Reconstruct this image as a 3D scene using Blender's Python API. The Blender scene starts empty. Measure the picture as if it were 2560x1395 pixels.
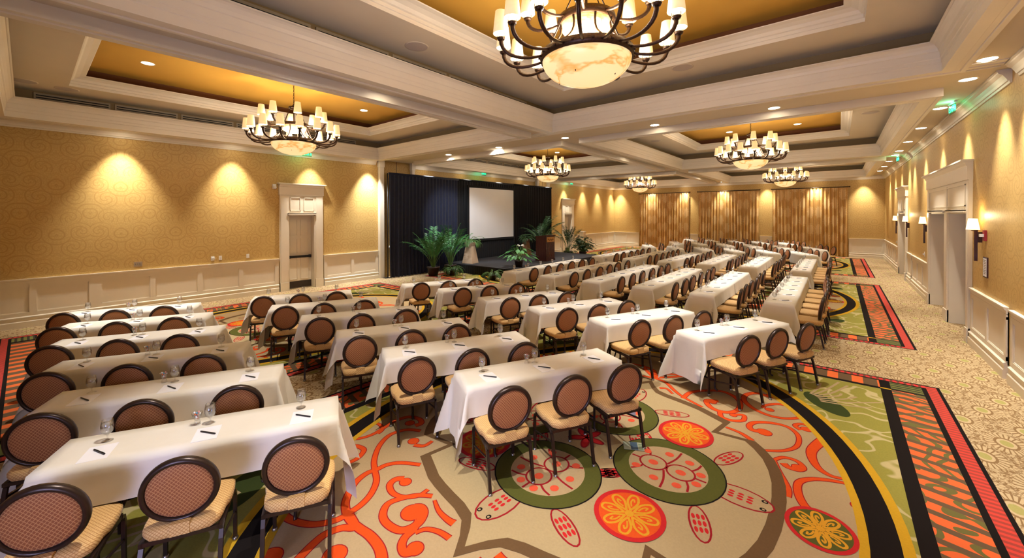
import bpy, bmesh, math, random
from mathutils import Vector, Matrix
random.seed(7)
PI = math.pi
C = bpy.context.scene.collection
sin, cos = math.sin, math.cos

# ------------------------------------------------------------------ colour / materials
def srgb(r, g, b, a=1.0):
    f = lambda c: (c/255/12.92) if c/255 <= .04045 else ((c/255+.055)/1.055)**2.4
    return (f(r), f(g), f(b), a)

class NT:
    """small helper around one material's node tree"""
    def __init__(s, name):
        s.m = bpy.data.materials.new(name); s.m.use_nodes = True
        s.t = s.m.node_tree; s.b = s.t.nodes['Principled BSDF']; s.out = s.t.nodes['Material Output']
    def n(s, ty, **kw):
        nd = s.t.nodes.new(ty)
        for k, v in kw.items(): setattr(nd, k, v)
        return nd
    def put(s, sock, v):
        if isinstance(v, bpy.types.NodeSocket): s.t.links.new(v, sock)
        else: sock.default_value = v
    def ma(s, op, a, b=None, c=None, clamp=False):
        nd = s.n('ShaderNodeMath', operation=op); nd.use_clamp = clamp
        for i, v in enumerate((a, b, c)):
            if v is not None: s.put(nd.inputs[i], v)
        return nd.outputs[0]
    def vm(s, op, a, b=None, sc=None):
        nd = s.n('ShaderNodeVectorMath', operation=op)
        s.put(nd.inputs[0], a)
        if b is not None: s.put(nd.inputs[1], b)
        if sc is not None: s.put(nd.inputs['Scale'], sc)
        return nd.outputs[1] if op in ('LENGTH', 'DISTANCE', 'DOT_PRODUCT') else nd.outputs[0]
    def mix(s, f, a, b):
        nd = s.n('ShaderNodeMix', data_type='RGBA')
        s.put(nd.inputs[0], f); s.put(nd.inputs[6], a); s.put(nd.inputs[7], b)
        return nd.outputs[2]
    def obj(s): return s.n('ShaderNodeTexCoord').outputs['Object']
    def gen(s): return s.n('ShaderNodeTexCoord').outputs['Generated']
    def sep(s, v):
        nd = s.n('ShaderNodeSeparateXYZ'); s.put(nd.inputs[0], v); return nd.outputs
    def comb(s, x, y, z=0.0):
        nd = s.n('ShaderNodeCombineXYZ')
        for i, v in enumerate((x, y, z)): s.put(nd.inputs[i], v)
        return nd.outputs[0]
    def noise(s, v, sc, det=3.0):
        nd = s.n('ShaderNodeTexNoise'); s.put(nd.inputs['Vector'], v)
        nd.inputs['Scale'].default_value = sc; nd.inputs['Detail'].default_value = det
        return nd.outputs[0]
    def voro(s, v, sc, feat='F1', out=0, rnd=1.0):
        nd = s.n('ShaderNodeTexVoronoi', feature=feat); s.put(nd.inputs['Vector'], v)
        nd.inputs['Scale'].default_value = sc; nd.inputs['Randomness'].default_value = rnd
        return nd.outputs[out]
    def ramp(s, v, lo, hi):
        nd = s.n('ShaderNodeMapRange'); s.put(nd.inputs[0], v)
        nd.inputs[1].default_value = lo; nd.inputs[2].default_value = hi
        return nd.outputs[0]
    def col(s, c): s.put(s.b.inputs['Base Color'], c)
    def bump(s, h, st=.3, dist=.01):
        nd = s.n('ShaderNodeBump'); nd.inputs['Strength'].default_value = st
        nd.inputs['Distance'].default_value = dist; s.put(nd.inputs['Height'], h)
        s.t.links.new(nd.outputs[0], s.b.inputs['Normal'])

def simple(name, c, rough=.6, metal=0., emit=None, es=0., spec=None, var=.06, vs=14., sheen=0.):
    t = NT(name)
    if var:
        nz = t.noise(t.obj(), vs)
        dark = tuple(x*(1-var*1.6) for x in c[:3])+(1,)
        t.col(t.mix(t.ramp(nz, .3, .7), dark, c))
    else: t.col(c)
    t.b.inputs['Roughness'].default_value = rough
    t.b.inputs['Metallic'].default_value = metal
    if spec is not None: t.b.inputs['Specular IOR Level'].default_value = spec
    if sheen: t.b.inputs['Sheen Weight'].default_value = sheen
    if emit: t.m.cycles.emission_sampling = 'NONE'; t.b.inputs['Emission Color'].default_value = emit; t.b.inputs['Emission Strength'].default_value = es
    return t.m

M = {}
M['cream'] = simple('cream_paint', srgb(238, 225, 202), .45, var=.02, vs=3)
M['ceilflat'] = simple('ceiling_paint', srgb(226, 208, 178), .8, var=.02, vs=2)
M['gold'] = simple('gold_ceiling_paint', srgb(222, 168, 66), .75, var=.05, vs=1.2)
M['taupe'] = simple('taupe_recess_shade', srgb(150, 124, 84), .8, var=.04, vs=2)  # shade above the lower moulding put into the wall colour
M['umber'] = simple('umber_recess_shade', srgb(122, 72, 34), .8, var=.04, vs=2)  # shaded side of the gold recess, darkened in the colour itself
M['brown'] = simple('dark_bronze', srgb(74, 50, 34), .42, .6, var=.35, vs=60)
M['bronze'] = simple('chair_bronze_metal', srgb(58, 44, 38), .32, .55, var=.1, vs=30)
M['black'] = simple('black_plastic', srgb(22, 20, 22), .4, var=.05)
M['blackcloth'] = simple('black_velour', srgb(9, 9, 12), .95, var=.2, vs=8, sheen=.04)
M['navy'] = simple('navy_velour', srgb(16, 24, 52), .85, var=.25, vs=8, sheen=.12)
M['stage'] = simple('stage_grey_carpet', srgb(44, 43, 47), .95, var=.15, vs=30)
M['screen'] = simple('projection_fabric', srgb(240, 238, 238), .9, var=.01, vs=2)
M['paper'] = simple('paper', srgb(246, 243, 246), .7, var=.01)
M['pot'] = simple('dark_pot', srgb(52, 38, 30), .5, var=.2, vs=12)
M['soil'] = simple('soil', srgb(30, 22, 16), .95, var=.3, vs=40)
M['wood'] = None
M['steel'] = simple('brushed_steel', srgb(150, 146, 140), .3, .9, var=.05)
M['red'] = simple('red_metal', srgb(150, 34, 36), .4, var=.05)
M['white'] = simple('white_plastic', srgb(238, 232, 222), .4, var=.02)
M['led'] = simple('lamp_lens', srgb(255, 250, 240), .5, emit=srgb(255, 240, 215), es=14., var=0)
M['shade'] = simple('lamp_shade_fabric', srgb(250, 232, 200), .8, emit=srgb(255, 216, 150), es=.3, var=.04, vs=30)
M['bulb'] = simple('lit_bulb', srgb(255, 240, 210), .5, emit=srgb(255, 232, 185), es=5., var=0)
M['sconce'] = simple('sconce_shade_fabric', srgb(250, 235, 200), .8, emit=srgb(255, 220, 150), es=1.6, var=.02)
M['grille'] = simple('speaker_grille', srgb(205, 186, 168), .7, var=.1, vs=200)
M['slot'] = simple('vent_slot_black', srgb(14, 12, 12), .8, var=0)
M['ventframe'] = simple('vent_frame_paint', srgb(178, 158, 130), .6, var=.05)
M['leaf'] = simple('palm_leaf', srgb(66, 138, 66), .45, var=.35, vs=5)
M['leafdark'] = simple('dark_leaf', srgb(40, 82, 42), .5, var=.35, vs=6)
M['fern'] = simple('fern_leaf', srgb(62, 112, 40), .5, var=.35, vs=9)
M['petal'] = simple('white_petal', srgb(240, 232, 214), .6, var=.08)
M['stem'] = simple('plant_stem', srgb(96, 128, 60), .5, var=.2)
M['greenglow'] = simple('exit_letter_green', srgb(60, 220, 160), .4, emit=srgb(40, 220, 150), es=1.6, var=0)
M['track'] = simple('track_gasket', srgb(60, 44, 40), .6, var=.1)
M['rod'] = simple('curtain_rod_iron', srgb(46, 32, 26), .4, .5, var=.1)

def mat_wood():
    t = NT('mahogany'); s = t.sep(t.obj())
    v = t.comb(t.ma('MULTIPLY', s[0], 6.), t.ma('MULTIPLY', s[1], 6.), t.ma('MULTIPLY', s[2], .8))
    t.col(t.mix(t.noise(v, 4., 6.), srgb(40, 16, 14), srgb(82, 38, 28))); t.b.inputs['Roughness'].default_value = .25
    return t.m
M['wood'] = mat_wood()

def mat_wicker(name, a, b):
    t = NT(name); s = t.sep(t.obj())
    w = t.ma('SINE', t.ma('MULTIPLY', s[2], 160.))
    h = t.ma('SINE', t.ma('MULTIPLY', t.ma('ADD', s[0], s[1]), 130.))
    k = t.ramp(t.ma('MULTIPLY', w, h), -1., 1.)
    t.col(t.mix(k, a, b)); t.bump(k, .4, .004); t.b.inputs['Roughness'].default_value = .7
    return t.m
M['wicker'] = mat_wicker('pale_wicker', srgb(170, 140, 112), srgb(206, 180, 150))
M['wickerbrown'] = mat_wicker('brown_wicker', srgb(92, 58, 30), srgb(140, 92, 52))

def mat_alabaster():
    t = NT('alabaster_lit'); o = t.obj()
    vein = t.ma('ABSOLUTE', t.ma('SUBTRACT', t.noise(t.vm('ADD', o, t.vm('SCALE', t.n('ShaderNodeTexNoise', noise_dimensions='3D').outputs[1], sc=.25)), 2.2, 1.5), .5))
    k = t.ramp(vein, 0., .06)
    spot = t.ramp(t.voro(o, 3.4), .0, .16)
    c = t.mix(k, srgb(236, 176, 92), srgb(255, 226, 166))
    c = t.mix(spot, srgb(240, 158, 44), c)
    t.m.cycles.emission_sampling = 'NONE'; t.col(c); t.put(t.b.inputs['Emission Color'], c); t.b.inputs['Emission Strength'].default_value = .34
    t.b.inputs['Roughness'].default_value = .35
    return t.m
M['alabaster'] = mat_alabaster()

def mat_wallpaper():
    """gold damask: mirrored arcs and fans on a lattice; u = along the wall"""
    t = NT('gold_damask_wallpaper'); s = t.sep(t.obj())
    u = t.ma('ADD', s[0], s[1]); z = s[2]
    up = t.ma('PINGPONG', u, .52)
    zz = t.ma('PINGPONG', z, .56); zm = t.ma('FLOORED_MODULO', z, 1.12)
    warp = t.noise(t.comb(up, zz), 3., 1.)
    up = t.ma('ADD', up, t.ma('MULTIPLY', t.ma('SUBTRACT', warp, .5), .06))
    f = None
    for (cx, cz, fr) in ((0., .25, 9.), (.52, .8, 9.), (.26, .56, 11.), (.3, .1, 12.), (.14, .9, 12.)):
        dx = t.ma('SUBTRACT', up, cx); dz = t.ma('SUBTRACT', zm, cz)
        r = t.ma('SQRT', t.ma('ADD', t.ma('MULTIPLY', dx, dx), t.ma('MULTIPLY', dz, dz)))
        an = t.ma('ARCTAN2', dz, dx)
        ring = t.ma('ABSOLUTE', t.ma('SUBTRACT', t.ma('FRACT', t.ma('ADD', t.ma('MULTIPLY', r, fr), t.ma('MULTIPLY', an, .32))), .5))
        msk = t.ramp(r, .26, .2)
        v = t.ma('MULTIPLY', t.ramp(ring, .5, .3), 1.)
        v = t.ma('MULTIPLY', t.ma('SUBTRACT', 1., v), msk)
        f = v if f is None else t.ma('MAXIMUM', f, v)
    pet = t.ma('ABSOLUTE', t.ma('SINE', t.ma('MULTIPLY', t.ma('ARCTAN2', t.ma('SUBTRACT', zm, .5), up), 9.)))
    f = t.ma('MULTIPLY', f, .9)
    f2 = t.ma('MULTIPLY', t.ramp(t.voro(t.comb(up, zm), 22., 'DISTANCE_TO_EDGE'), .12, .0), .55)
    f = t.ma('MAXIMUM', f, f2)
    c = t.mix(f, srgb(206, 170, 102), srgb(184, 144, 78))
    t.col(c); t.b.inputs['Roughness'].default_value = .5; t.b.inputs['Specular IOR Level'].default_value = .35
    return t.m
M['wallpaper'] = mat_wallpaper()

def mat_fabric(name, a, b, sc=44., lo=.33):
    """woven diamonds"""
    t = NT(name); s = t.sep(t.obj())
    u = t.ma('ADD', s[0], t.ma('MULTIPLY', s[1], .0)); v = t.ma('ADD', s[2], s[1])
    d = t.ma('MAXIMUM', t.ma('ABSOLUTE', t.ma('SUBTRACT', t.ma('FRACT', t.ma('MULTIPLY', t.ma('ADD', u, v), sc)), .5)),
             t.ma('ABSOLUTE', t.ma('SUBTRACT', t.ma('FRACT', t.ma('MULTIPLY', t.ma('SUBTRACT', u, v), sc)), .5)))
    k = t.ramp(d, lo, .46)
    t.col(t.mix(k, a, b)); t.b.inputs['Roughness'].default_value = .75
    t.b.inputs['Sheen Weight'].default_value = .1
    return t.m
M['seat'] = mat_fabric('chair_seat_fabric', srgb(224, 184, 120), srgb(184, 130, 68))
M['back'] = mat_fabric('chair_back_fabric', srgb(146, 84, 44), srgb(198, 142, 88), 44., .36)

def mat_linen():
    t = NT('ivory_linen'); o = t.obj()
    k = t.noise(o, 5., 4.)
    t.col(t.mix(k, srgb(238, 231, 218), srgb(228, 219, 202))); t.b.inputs['Roughness'].default_value = .8
    t.b.inputs['Sheen Weight'].default_value = .1
    t.bump(t.noise(o, 9., 3.), .25, .01)
    return t.m
M['linen'] = mat_linen()

def mat_glass(name, tint, tr=.93):
    t = NT(name)
    tr_ = t.n('ShaderNodeBsdfTransparent'); tr_.inputs[0].default_value = tint
    gl = t.n('ShaderNodeBsdfGlossy'); gl.inputs['Roughness'].default_value = .12
    lw = t.n('ShaderNodeLayerWeight'); lw.inputs[0].default_value = .35
    f = t.ma('ADD', t.ma('MULTIPLY', lw.outputs['Facing'], .45), 1-tr, clamp=True)
    mx = t.n('ShaderNodeMixShader'); t.put(mx.inputs[0], f)
    t.t.links.new(tr_.outputs[0], mx.inputs[1]); t.t.links.new(gl.outputs[0], mx.inputs[2])
    t.t.links.new(mx.outputs[0], t.out.inputs[0])
    return t.m
M['glass'] = mat_glass('clear_glass', (.985, .99, .99, 1))
M['water'] = mat_glass('iced_water', (.93, .93, .94, 1), .86)
M['acrylic'] = mat_glass('green_acrylic', (.55, .9, .75, 1), .9)

def mat_curtain():
    t = NT('gold_damask_curtain'); s = t.sep(t.obj())
    u = t.ma('PINGPONG', s[0], .36); z = t.ma('FLOORED_MODULO', t.ma('ADD', s[2], t.ma('MULTIPLY', t.ma('FLOOR', t.ma('DIVIDE', s[0], .72)), .5)), 1.0)
    dx = t.ma('MULTIPLY', t.ma('SUBTRACT', u, .18), 2.2); dz = t.ma('SUBTRACT', z, .5)
    r = t.ma('SQRT', t.ma('ADD', t.ma('MULTIPLY', dx, dx), t.ma('MULTIPLY', dz, dz)))
    n = t.noise(t.comb(s[0], s[2]), 16., 2.)
    k = t.ramp(t.ma('ADD', r, t.ma('MULTIPLY', t.ma('SUBTRACT', n, .5), .5)), .36, .28)
    t.col(t.mix(k, srgb(196, 150, 84), srgb(218, 180, 122))); t.b.inputs['Roughness'].default_value = .4
    return t.m
M['curtain'] = mat_curtain()

# ---- carpet materials
def carp(name, a, b=None, sc=60.):
    t = NT(name); b = b or tuple(x*.78 for x in a[:3])+(1,)
    o = t.obj(); k = t.noise(o, sc, 2.); k2 = t.noise(o, 2.2, 3.)
    t.col(t.mix(t.ma('MULTIPLY', k2, .5), t.mix(k, a, b), b)); t.b.inputs['Roughness'].default_value = .95
    t.b.inputs['Specular IOR Level'].default_value = .1
    return t
CM = {}
for n_, c_ in dict(tan=(188, 160, 118), tanin=(188, 164, 120), black=(30, 24, 22), yellow=(214, 164, 40), orange=(232, 88, 34),
                   scroll=(230, 82, 28), dkred=(160, 34, 40), red=(206, 44, 44), brownline=(112, 84, 54), olive=(92, 92, 40), dkgreen=(62, 72, 34),
                   coral=(232, 92, 62), flowery=(226, 160, 44), brown=(84, 58, 36)).items():
    CM[n_] = carp('carpet_'+n_, srgb(*c_)).m
def carp_field():
    t = NT('carpet_field_beige'); s = t.sep(t.obj()); x = t.ma('ADD', s[0], 20.03); y = t.ma('ADD', s[1], 20.)
    px, py = .235*2, .93
    best = None; ang = None
    for k in (0, 1):
        dx = t.ma('SUBTRACT', t.ma('FLOORED_MODULO', t.ma('ADD', x, .235*k), px), px/2)
        dy = t.ma('SUBTRACT', t.ma('FLOORED_MODULO', t.ma('ADD', y, .465*k), py), py/2)
        dx = t.ma('MULTIPLY', dx, 1.0); dy = t.ma('MULTIPLY', dy, .62)
        r = t.ma('SQRT', t.ma('ADD', t.ma('MULTIPLY', dx, dx), t.ma('MULTIPLY', dy, dy))); a = t.ma('ARCTAN2', dy, dx)
        if best is None: best, ang = r, a
        else:
            c = t.ma('LESS_THAN', r, best)
            ang = t.ma('ADD', t.ma('MULTIPLY', c, a), t.ma('MULTIPLY', t.ma('SUBTRACT', 1., c), ang)); best = t.ma('MINIMUM', r, best)
    ray = t.ma('ABSOLUTE', t.ma('SUBTRACT', t.ma('FRACT', t.ma('MULTIPLY', ang, 22/(2*PI))), .5))
    petal = t.ma('MULTIPLY', t.ma('GREATER_THAN', ray, .34), t.ma('MULTIPLY', t.ma('GREATER_THAN', best, .085), t.ma('LESS_THAN', best, .155)))
    ring = t.ma('LESS_THAN', t.ma('ABSOLUTE', t.ma('SUBTRACT', best, .078)), .01)
    cells = t.ma('MULTIPLY', t.ma('LESS_THAN', t.ma('ABSOLUTE', t.ma('SUBTRACT', t.voro(t.obj(), 17.), .36)), .1), t.ma('GREATER_THAN', best, .15))
    wavy = t.ma('MULTIPLY', t.ma('LESS_THAN', t.voro(t.obj(), 26., 'DISTANCE_TO_EDGE'), .07), t.ma('GREATER_THAN', best, .15))
    line = t.ma('MAXIMUM', t.ma('MAXIMUM', petal, ring), t.ma('MAXIMUM', cells, t.ma('MULTIPLY', wavy, .8)))
    base = t.mix(t.noise(t.obj(), 80., 1.), srgb(212, 188, 148), srgb(188, 162, 120))
    green = t.mix(t.noise(t.obj(), 90., 2.), srgb(186, 172, 108), srgb(158, 150, 84))
    c = t.mix(t.ma('LESS_THAN', best, .046), base, green)
    c = t.mix(t.ma('MULTIPLY', line, .85), c, srgb(128, 94, 56))
    t.col(c); t.b.inputs['Roughness'].default_value = .95; t.b.inputs['Specular IOR Level'].default_value = .1
    return t.m
CM['field'] = carp_field()
def carp_green():
    t = NT('carpet_green_leaf'); o = t.obj()
    w = t.n('ShaderNodeTexNoise'); w.inputs['Scale'].default_value = 1.6; t.put(w.inputs['Vector'], o)
    v = t.vm('ADD', o, t.vm('SCALE', w.outputs[1], sc=.5))
    k = t.ramp(t.ma('ABSOLUTE', t.ma('SUBTRACT', t.noise(v, 3.2, .5), .5)), .035, .02)
    c = t.mix(t.noise(o, 60., 2.), srgb(156, 146, 58), srgb(132, 124, 42))
    t.col(t.mix(t.ma('MULTIPLY', k, .8), c, srgb(198, 178, 128))); t.b.inputs['Roughness'].default_value = .95
    return t.m
CM['green'] = carp_green()
def carp_swirl():
    t = NT('carpet_swirl_band'); s = t.sep(t.obj())
    o = t.obj(); w = t.noise(o, 2.6, .3)
    g = t.ma('LESS_THAN', t.ma('ABSOLUTE', t.ma('SUBTRACT', t.ma('FRACT', t.ma('MULTIPLY', w, 6.)), .5)), .17)
    c = t.mix(g, srgb(228, 100, 42), srgb(104, 96, 42))
    st = t.ma('LESS_THAN', t.ma('FRACT', t.ma('MULTIPLY', t.ma('ADD', s[1], t.ma('MULTIPLY', s[0], .2)), 5.3)), .38)
    c = t.mix(st, c, srgb(100, 76, 48))
    t.col(c); t.b.inputs['Roughness'].default_value = .95
    return t.m
CM['swirl'] = carp_swirl()
def carp_stripe(name, ax, f, a, b, duty=.5):
    t = NT(name); s = t.sep(t.obj())
    k = t.ma('LESS_THAN', t.ma('FRACT', t.ma('MULTIPLY', s[ax], f)), duty)
    t.col(t.mix(k, a, b)); t.b.inputs['Roughness'].default_value = .95
    return t.m
CM['redstripe'] = carp_stripe('carpet_red_stripe', 1, 15., srgb(208, 62, 46), srgb(160, 56, 42), .5)
CM['dash'] = carp_stripe('carpet_red_dash', 0, 14., srgb(206, 48, 44), srgb(120, 60, 38), .4)
CM['squares'] = carp_stripe('carpet_squares', 0, 3.6, srgb(228, 104, 40), srgb(100, 74, 44), .55)
CM['key'] = carp_stripe('carpet_key', 1, 13., srgb(110, 112, 46), srgb(44, 40, 24), .45)

# ------------------------------------------------------------------ mesh building
class MB:
    def __init__(s): s.v = []; s.f = []; s.mi = []; s.mats = []; s.sm = []
    def mid(s, m):
        if m not in s.mats: s.mats.append(m)
        return s.mats.index(m)
    def add(s, vs, fs, m, smooth=False):
        o = len(s.v); s.v += [tuple(v) for v in vs]; i = s.mid(m)
        for f in fs: s.f.append(tuple(a+o for a in f)); s.mi.append(i); s.sm.append(smooth)
    def box(s, x0, x1, y0, y1, z0, z1, m, T=None):
        vs = [(x, y, z) for x in (x0, x1) for y in (y0, y1) for z in (z0, z1)]
        if T: vs = [T(*v) for v in vs]
        s.add(vs, [(0, 1, 3, 2), (4, 6, 7, 5), (0, 4, 5, 1), (2, 3, 7, 6), (0, 2, 6, 4), (1, 5, 7, 3)], m)
    def tube(s, pts, r, m, n=8, rs=None, cap=True, closed=False):
        pts = [Vector(p) for p in pts]; N = len(pts); vs = []
        up = Vector((0, 0, 1)); prev = None
        for i, p in enumerate(pts):
            if closed: d = pts[(i+1) % N]-pts[i-1]
            else: d = pts[min(i+1, N-1)]-pts[max(i-1, 0)]
            d.normalize()
            if prev is None:
                a = up if abs(d.z) < .9 else Vector((1, 0, 0)); u = d.cross(a).normalized()
            else: u = (prev-d*prev.dot(d)).normalized()
            prev = u; w = d.cross(u); R = rs[i] if rs else r
            vs += [p+(u*cos(2*PI*k/n+PI/4)+w*sin(2*PI*k/n+PI/4))*R for k in range(n)]
        fs = []
        for i in range(N if closed else N-1):
            j = (i+1) % N
            for k in range(n): fs.append((i*n+k, i*n+(k+1) % n, j*n+(k+1) % n, j*n+k))
        if cap and not closed: fs += [tuple(range(n))[::-1], tuple((N-1)*n+k for k in range(n))]
        s.add(vs, fs, m, n > 5)
    def lathe(s, prof, m, n=16, c=(0, 0, 0), smooth=True, z0=0):
        vs = [(c[0]+r*cos(2*PI*k/n), c[1]+r*sin(2*PI*k/n), c[2]+z) for r, z in prof for k in range(n)]
        fs = [(i*n+k, i*n+(k+1) % n, (i+1)*n+(k+1) % n, (i+1)*n+k) for i in range(len(prof)-1) for k in range(n)]
        s.add(vs, fs, m, smooth)
    def disc(s, c, r, m, n=16, ry=None, rot=0, flip=False):
        ry = ry or r
        vs = [(c[0]+r*cos(a)*cos(rot)-ry*sin(a)*sin(rot), c[1]+r*cos(a)*sin(rot)+ry*sin(a)*cos(rot), c[2]) for a in [2*PI*k/n for k in range(n)]]
        s.add(vs, [tuple(range(n))[::-1] if flip else tuple(range(n))], m)
    def quad(s, x0, x1, y0, y1, z, m): s.add([(x0, y0, z), (x1, y0, z), (x1, y1, z), (x0, y1, z)], [(0, 1, 2, 3)], m)
    def mesh(s, name):
        me = bpy.data.meshes.new(name); me.from_pydata(s.v, [], s.f)
        for m in s.mats: me.materials.append(m)
        me.polygons.foreach_set('material_index', s.mi); me.polygons.foreach_set('use_smooth', s.sm)
        me.update(); return me
    def build(s, name, parent=None, loc=None, rz=0):
        return link(name, s.mesh(name), parent, loc, rz)

def link(name, data, parent=None, loc=None, rz=0):
    o = bpy.data.objects.new(name, data); C.objects.link(o)
    if parent: o.parent = parent
    if loc is not None: o.location = loc
    if rz: o.rotation_euler = (0, 0, rz)
    return o
def tag(o, label, cat, group=None, kind=None):
    o['label'] = label; o['category'] = cat
    if group: o['group'] = group
    if kind: o['kind'] = kind
    return o
def thing(name, label, cat, loc=(0, 0, 0), rz=0, group=None):
    return tag(link(name, None, None, loc, rz), label, cat, group)
def struct(o): o['kind'] = 'structure'; return o
def copy_tree(o, parent=None):
    c = o.copy(); C.objects.link(c)
    if parent is not None: c.parent = parent
    for ch in list(o.children): copy_tree(ch, c)
    return c
def rounded(me_obj, w=.01, seg=2):
    """bevel baked into the mesh"""
    bm = bmesh.new(); bm.from_mesh(me_obj.data)
    bmesh.ops.bevel(bm, geom=bm.edges[:], offset=w, segments=seg, affect='EDGES', profile=.6)
    for f in bm.faces: f.smooth = True
    bm.to_mesh(me_obj.data); bm.free(); return me_obj

# ------------------------------------------------------------------ room
XL, XR, YN, YF = -13.44, 1.90, -1.75, 29.19
ZC, ZCROWN, ZR = 4.47, 4.27, 1.04
class Wall:
    """(u along wall, d out of wall into room, z)"""
    def __init__(s, side): s.side = side
    def __call__(s, u, d, z):
        return {'left': (XL+d, u, z), 'right': (XR-d, u, z), 'far': (u, YF-d, z), 'near': (u, YN+d, z)}[s.side]
WL, WR, WF, WN = Wall('left'), Wall('right'), Wall('far'), Wall('near')
def wall(side, u0, u1, opens=()):
    W = Wall(side); b = MB(); cur = u0; T = .4
    for a, e, h in sorted(opens):
        b.box(cur, a, -T, 0, 0, 4.75, M['wallpaper'], W); b.box(a, e, -T, 0, h, 4.75, M['wallpaper'], W); cur = e
    b.box(cur, u1, -T, 0, 0, 4.75, M['wallpaper'], W)
    return struct(b.build('wall_'+side))
LDOORS = [(5.3, 6.14, 2.4), (21.85, 22.72, 2.4)]
RDOORS = [(11.3, 12.98, 2.42), (13.32, 15.3, 2.42), (20.35, 22.3, 2.42)]
wall('left', YN-.4, YF+.4, LDOORS); wall('right', YN-.4, YF+.4, RDOORS); wall('far', XL, XR)
wall('near', XL, XR, [(-1.6, .4, 2.42)])  # unseen doorway opening, added to let the cool fill light in

def sweep(b, W, u0, u1, prof, m):
    """profile of (d,z) points swept along the wall, ends capped"""
    n = len(prof); vs = [W(u0, d, z) for d, z in prof]+[W(u1, d, z) for d, z in prof]
    fs = [(i, i+1, n+i+1, n+i) for i in range(n-1)]+[tuple(range(n))[::-1], tuple(range(n, 2*n))]
    b.add(vs, fs, m)
CROWN = [(0, ZCROWN), (.02, ZCROWN), (.03, ZCROWN+.03), (.045, ZCROWN+.035), (.06, ZCROWN+.07), (.09, ZCROWN+.12), (.13, ZCROWN+.15), (.135, ZCROWN+.17), (.15, ZCROWN+.175), (.15, ZC), (0, ZC)]
RAIL = [(0, ZR-.11), (.025, ZR-.11), (.03, ZR-.05), (.045, ZR-.04), (.055, ZR-.015), (.055, ZR), (0, ZR)]
BASE = [(0, 0), (.06, 0), (.06, .125), (.05, .14), (.045, .145), (.045, .2), (.055, .205), (.055, .225), (.03, .24), (0, .25)]
ntrim = [0]
def wainscot(side, segs, pitch=1.06):
    W = Wall(side)
    for u0, u1 in segs:
        b = MB(); ntrim[0] += 1; c = M['cream']
        sweep(b, W, u0, u1, RAIL, c)
        b.box(u0, u1, 0, .012, .2, ZR-.05, c, W)
        n = max(1, round((u1-u0)/pitch)); s = .1 if n > 1 or u1-u0 > .6 else .06; w = (u1-u0-s)/n
        for i in range(n+1): b.box(u0+i*w, u0+i*w+s, 0, .03, .26, .9, c, W)
        b.box(u0, u1, 0, .029, .86, .94, c, W); b.box(u0, u1, 0, .029, .24, .32, c, W)
        for i in range(n):     # raised bead round each panel
            a, e = u0+i*w+s, u0+(i+1)*w
            b.box(a, e, .012, .022, .32, .333, c, W); b.box(a, e, .012, .022, .847, .86, c, W)
            b.box(a, a+.013, .012, .022, .32, .86, c, W); b.box(e-.013, e, .012, .022, .32, .86, c, W)
        struct(b.build('trim_%d' % ntrim[0]))
        b = MB(); sweep(b, W, u0, u1, BASE, c); struct(b.build('baseboard_'+side))
wainscot('left', [(YN, 1.03), (1.03, 5.02), (6.44, 8.5), (10.12, 18.75), (20.0, 21.5), (23.05, YF)])
wainscot('right', [(YN, 8.86), (9.05, 11.1), (15.62, 18.75), (18.95, 20.0), (22.68, YF)])
wainscot('far', [(XL, -11.45), (-7.86, -7.36), (-3.77, -3.15), (.44, XR)])
for side, segs in (('left', [(YN, 8.42), (10.16, 18.6), (20.05, YF)]), ('right', [(YN, 8.62), (8.98, 18.6), (19.0, YF)]), ('far', [(XL, XR)]), ('near', [(XL, XR)])):
    for u0, u1 in segs:
        b = MB(); sweep(b, Wall(side), u0, u1, CROWN, M['cream']); ntrim[0] += 1; struct(b.build('trim_%d' % ntrim[0]))
for u0, u1 in ((8.52, 8.7), (10.0, 10.13), (18.72, 18.86), (19.86, 20.0)):       # partition pocket strips on the left wall
    b = MB(); b.box(u0, u1, 0, .14, 0, ZC, M['cream'], WL); b.box(u0-.02, u1+.02, 0, .16, 4.2, ZC, M['cream'], WL)
    ntrim[0] += 1; struct(b.build('trim_%d' % ntrim[0]))
for side, ys in (('left', (9.35, 19.4)), ('right', ())):
    for y in ys:
        b = MB(); b.box(y-.008, y+.008, 0, .006, 0, ZC, M['track'], Wall(side)); ntrim[0] += 1; struct(b.build('trim_%d' % ntrim[0]))

# ---- ceiling with six coffers
CX = [(-12.72, -6.0), (-5.45, 1.32)]; CY = [(-.5, 8.18), (9.62, 18.3), (19.9, 28.1)]
PROF = [(0, ZC), (0, 4.33), (.05, 4.33), (.06, 4.345), (.12, 4.345), (.13, 4.33), (.25, 4.33), (.25, 4.44), (.262, 4.45), (.262, 4.5), (.27, 4.51), (.275, 4.59),
        (.29, 4.6), (.30, 4.64), (.33, 4.68), (.36, 4.70), (.37, 4.70), (.385, 4.705), (.385, 4.72), (.04, 4.725), (.04, 4.95)]
PROF2 = [(.04, 4.95), (1.06, 4.95), (1.06, 5.0), (1.075, 5.005), (1.075, 5.05), (1.10, 5.06), (1.13, 5.1), (1.2, 5.13), (1.27, 5.14), (1.28, 5.15), (.93, 5.155)]
PROF3 = [(.93, 5.155), (.93, 5.36)]
b = MB()
def rectloop(x0, x1, y0, y1, i, z): return [(x0+i, y0+i, z), (x1-i, y0+i, z), (x1-i, y1-i, z), (x0+i, y1-i, z)]
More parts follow.
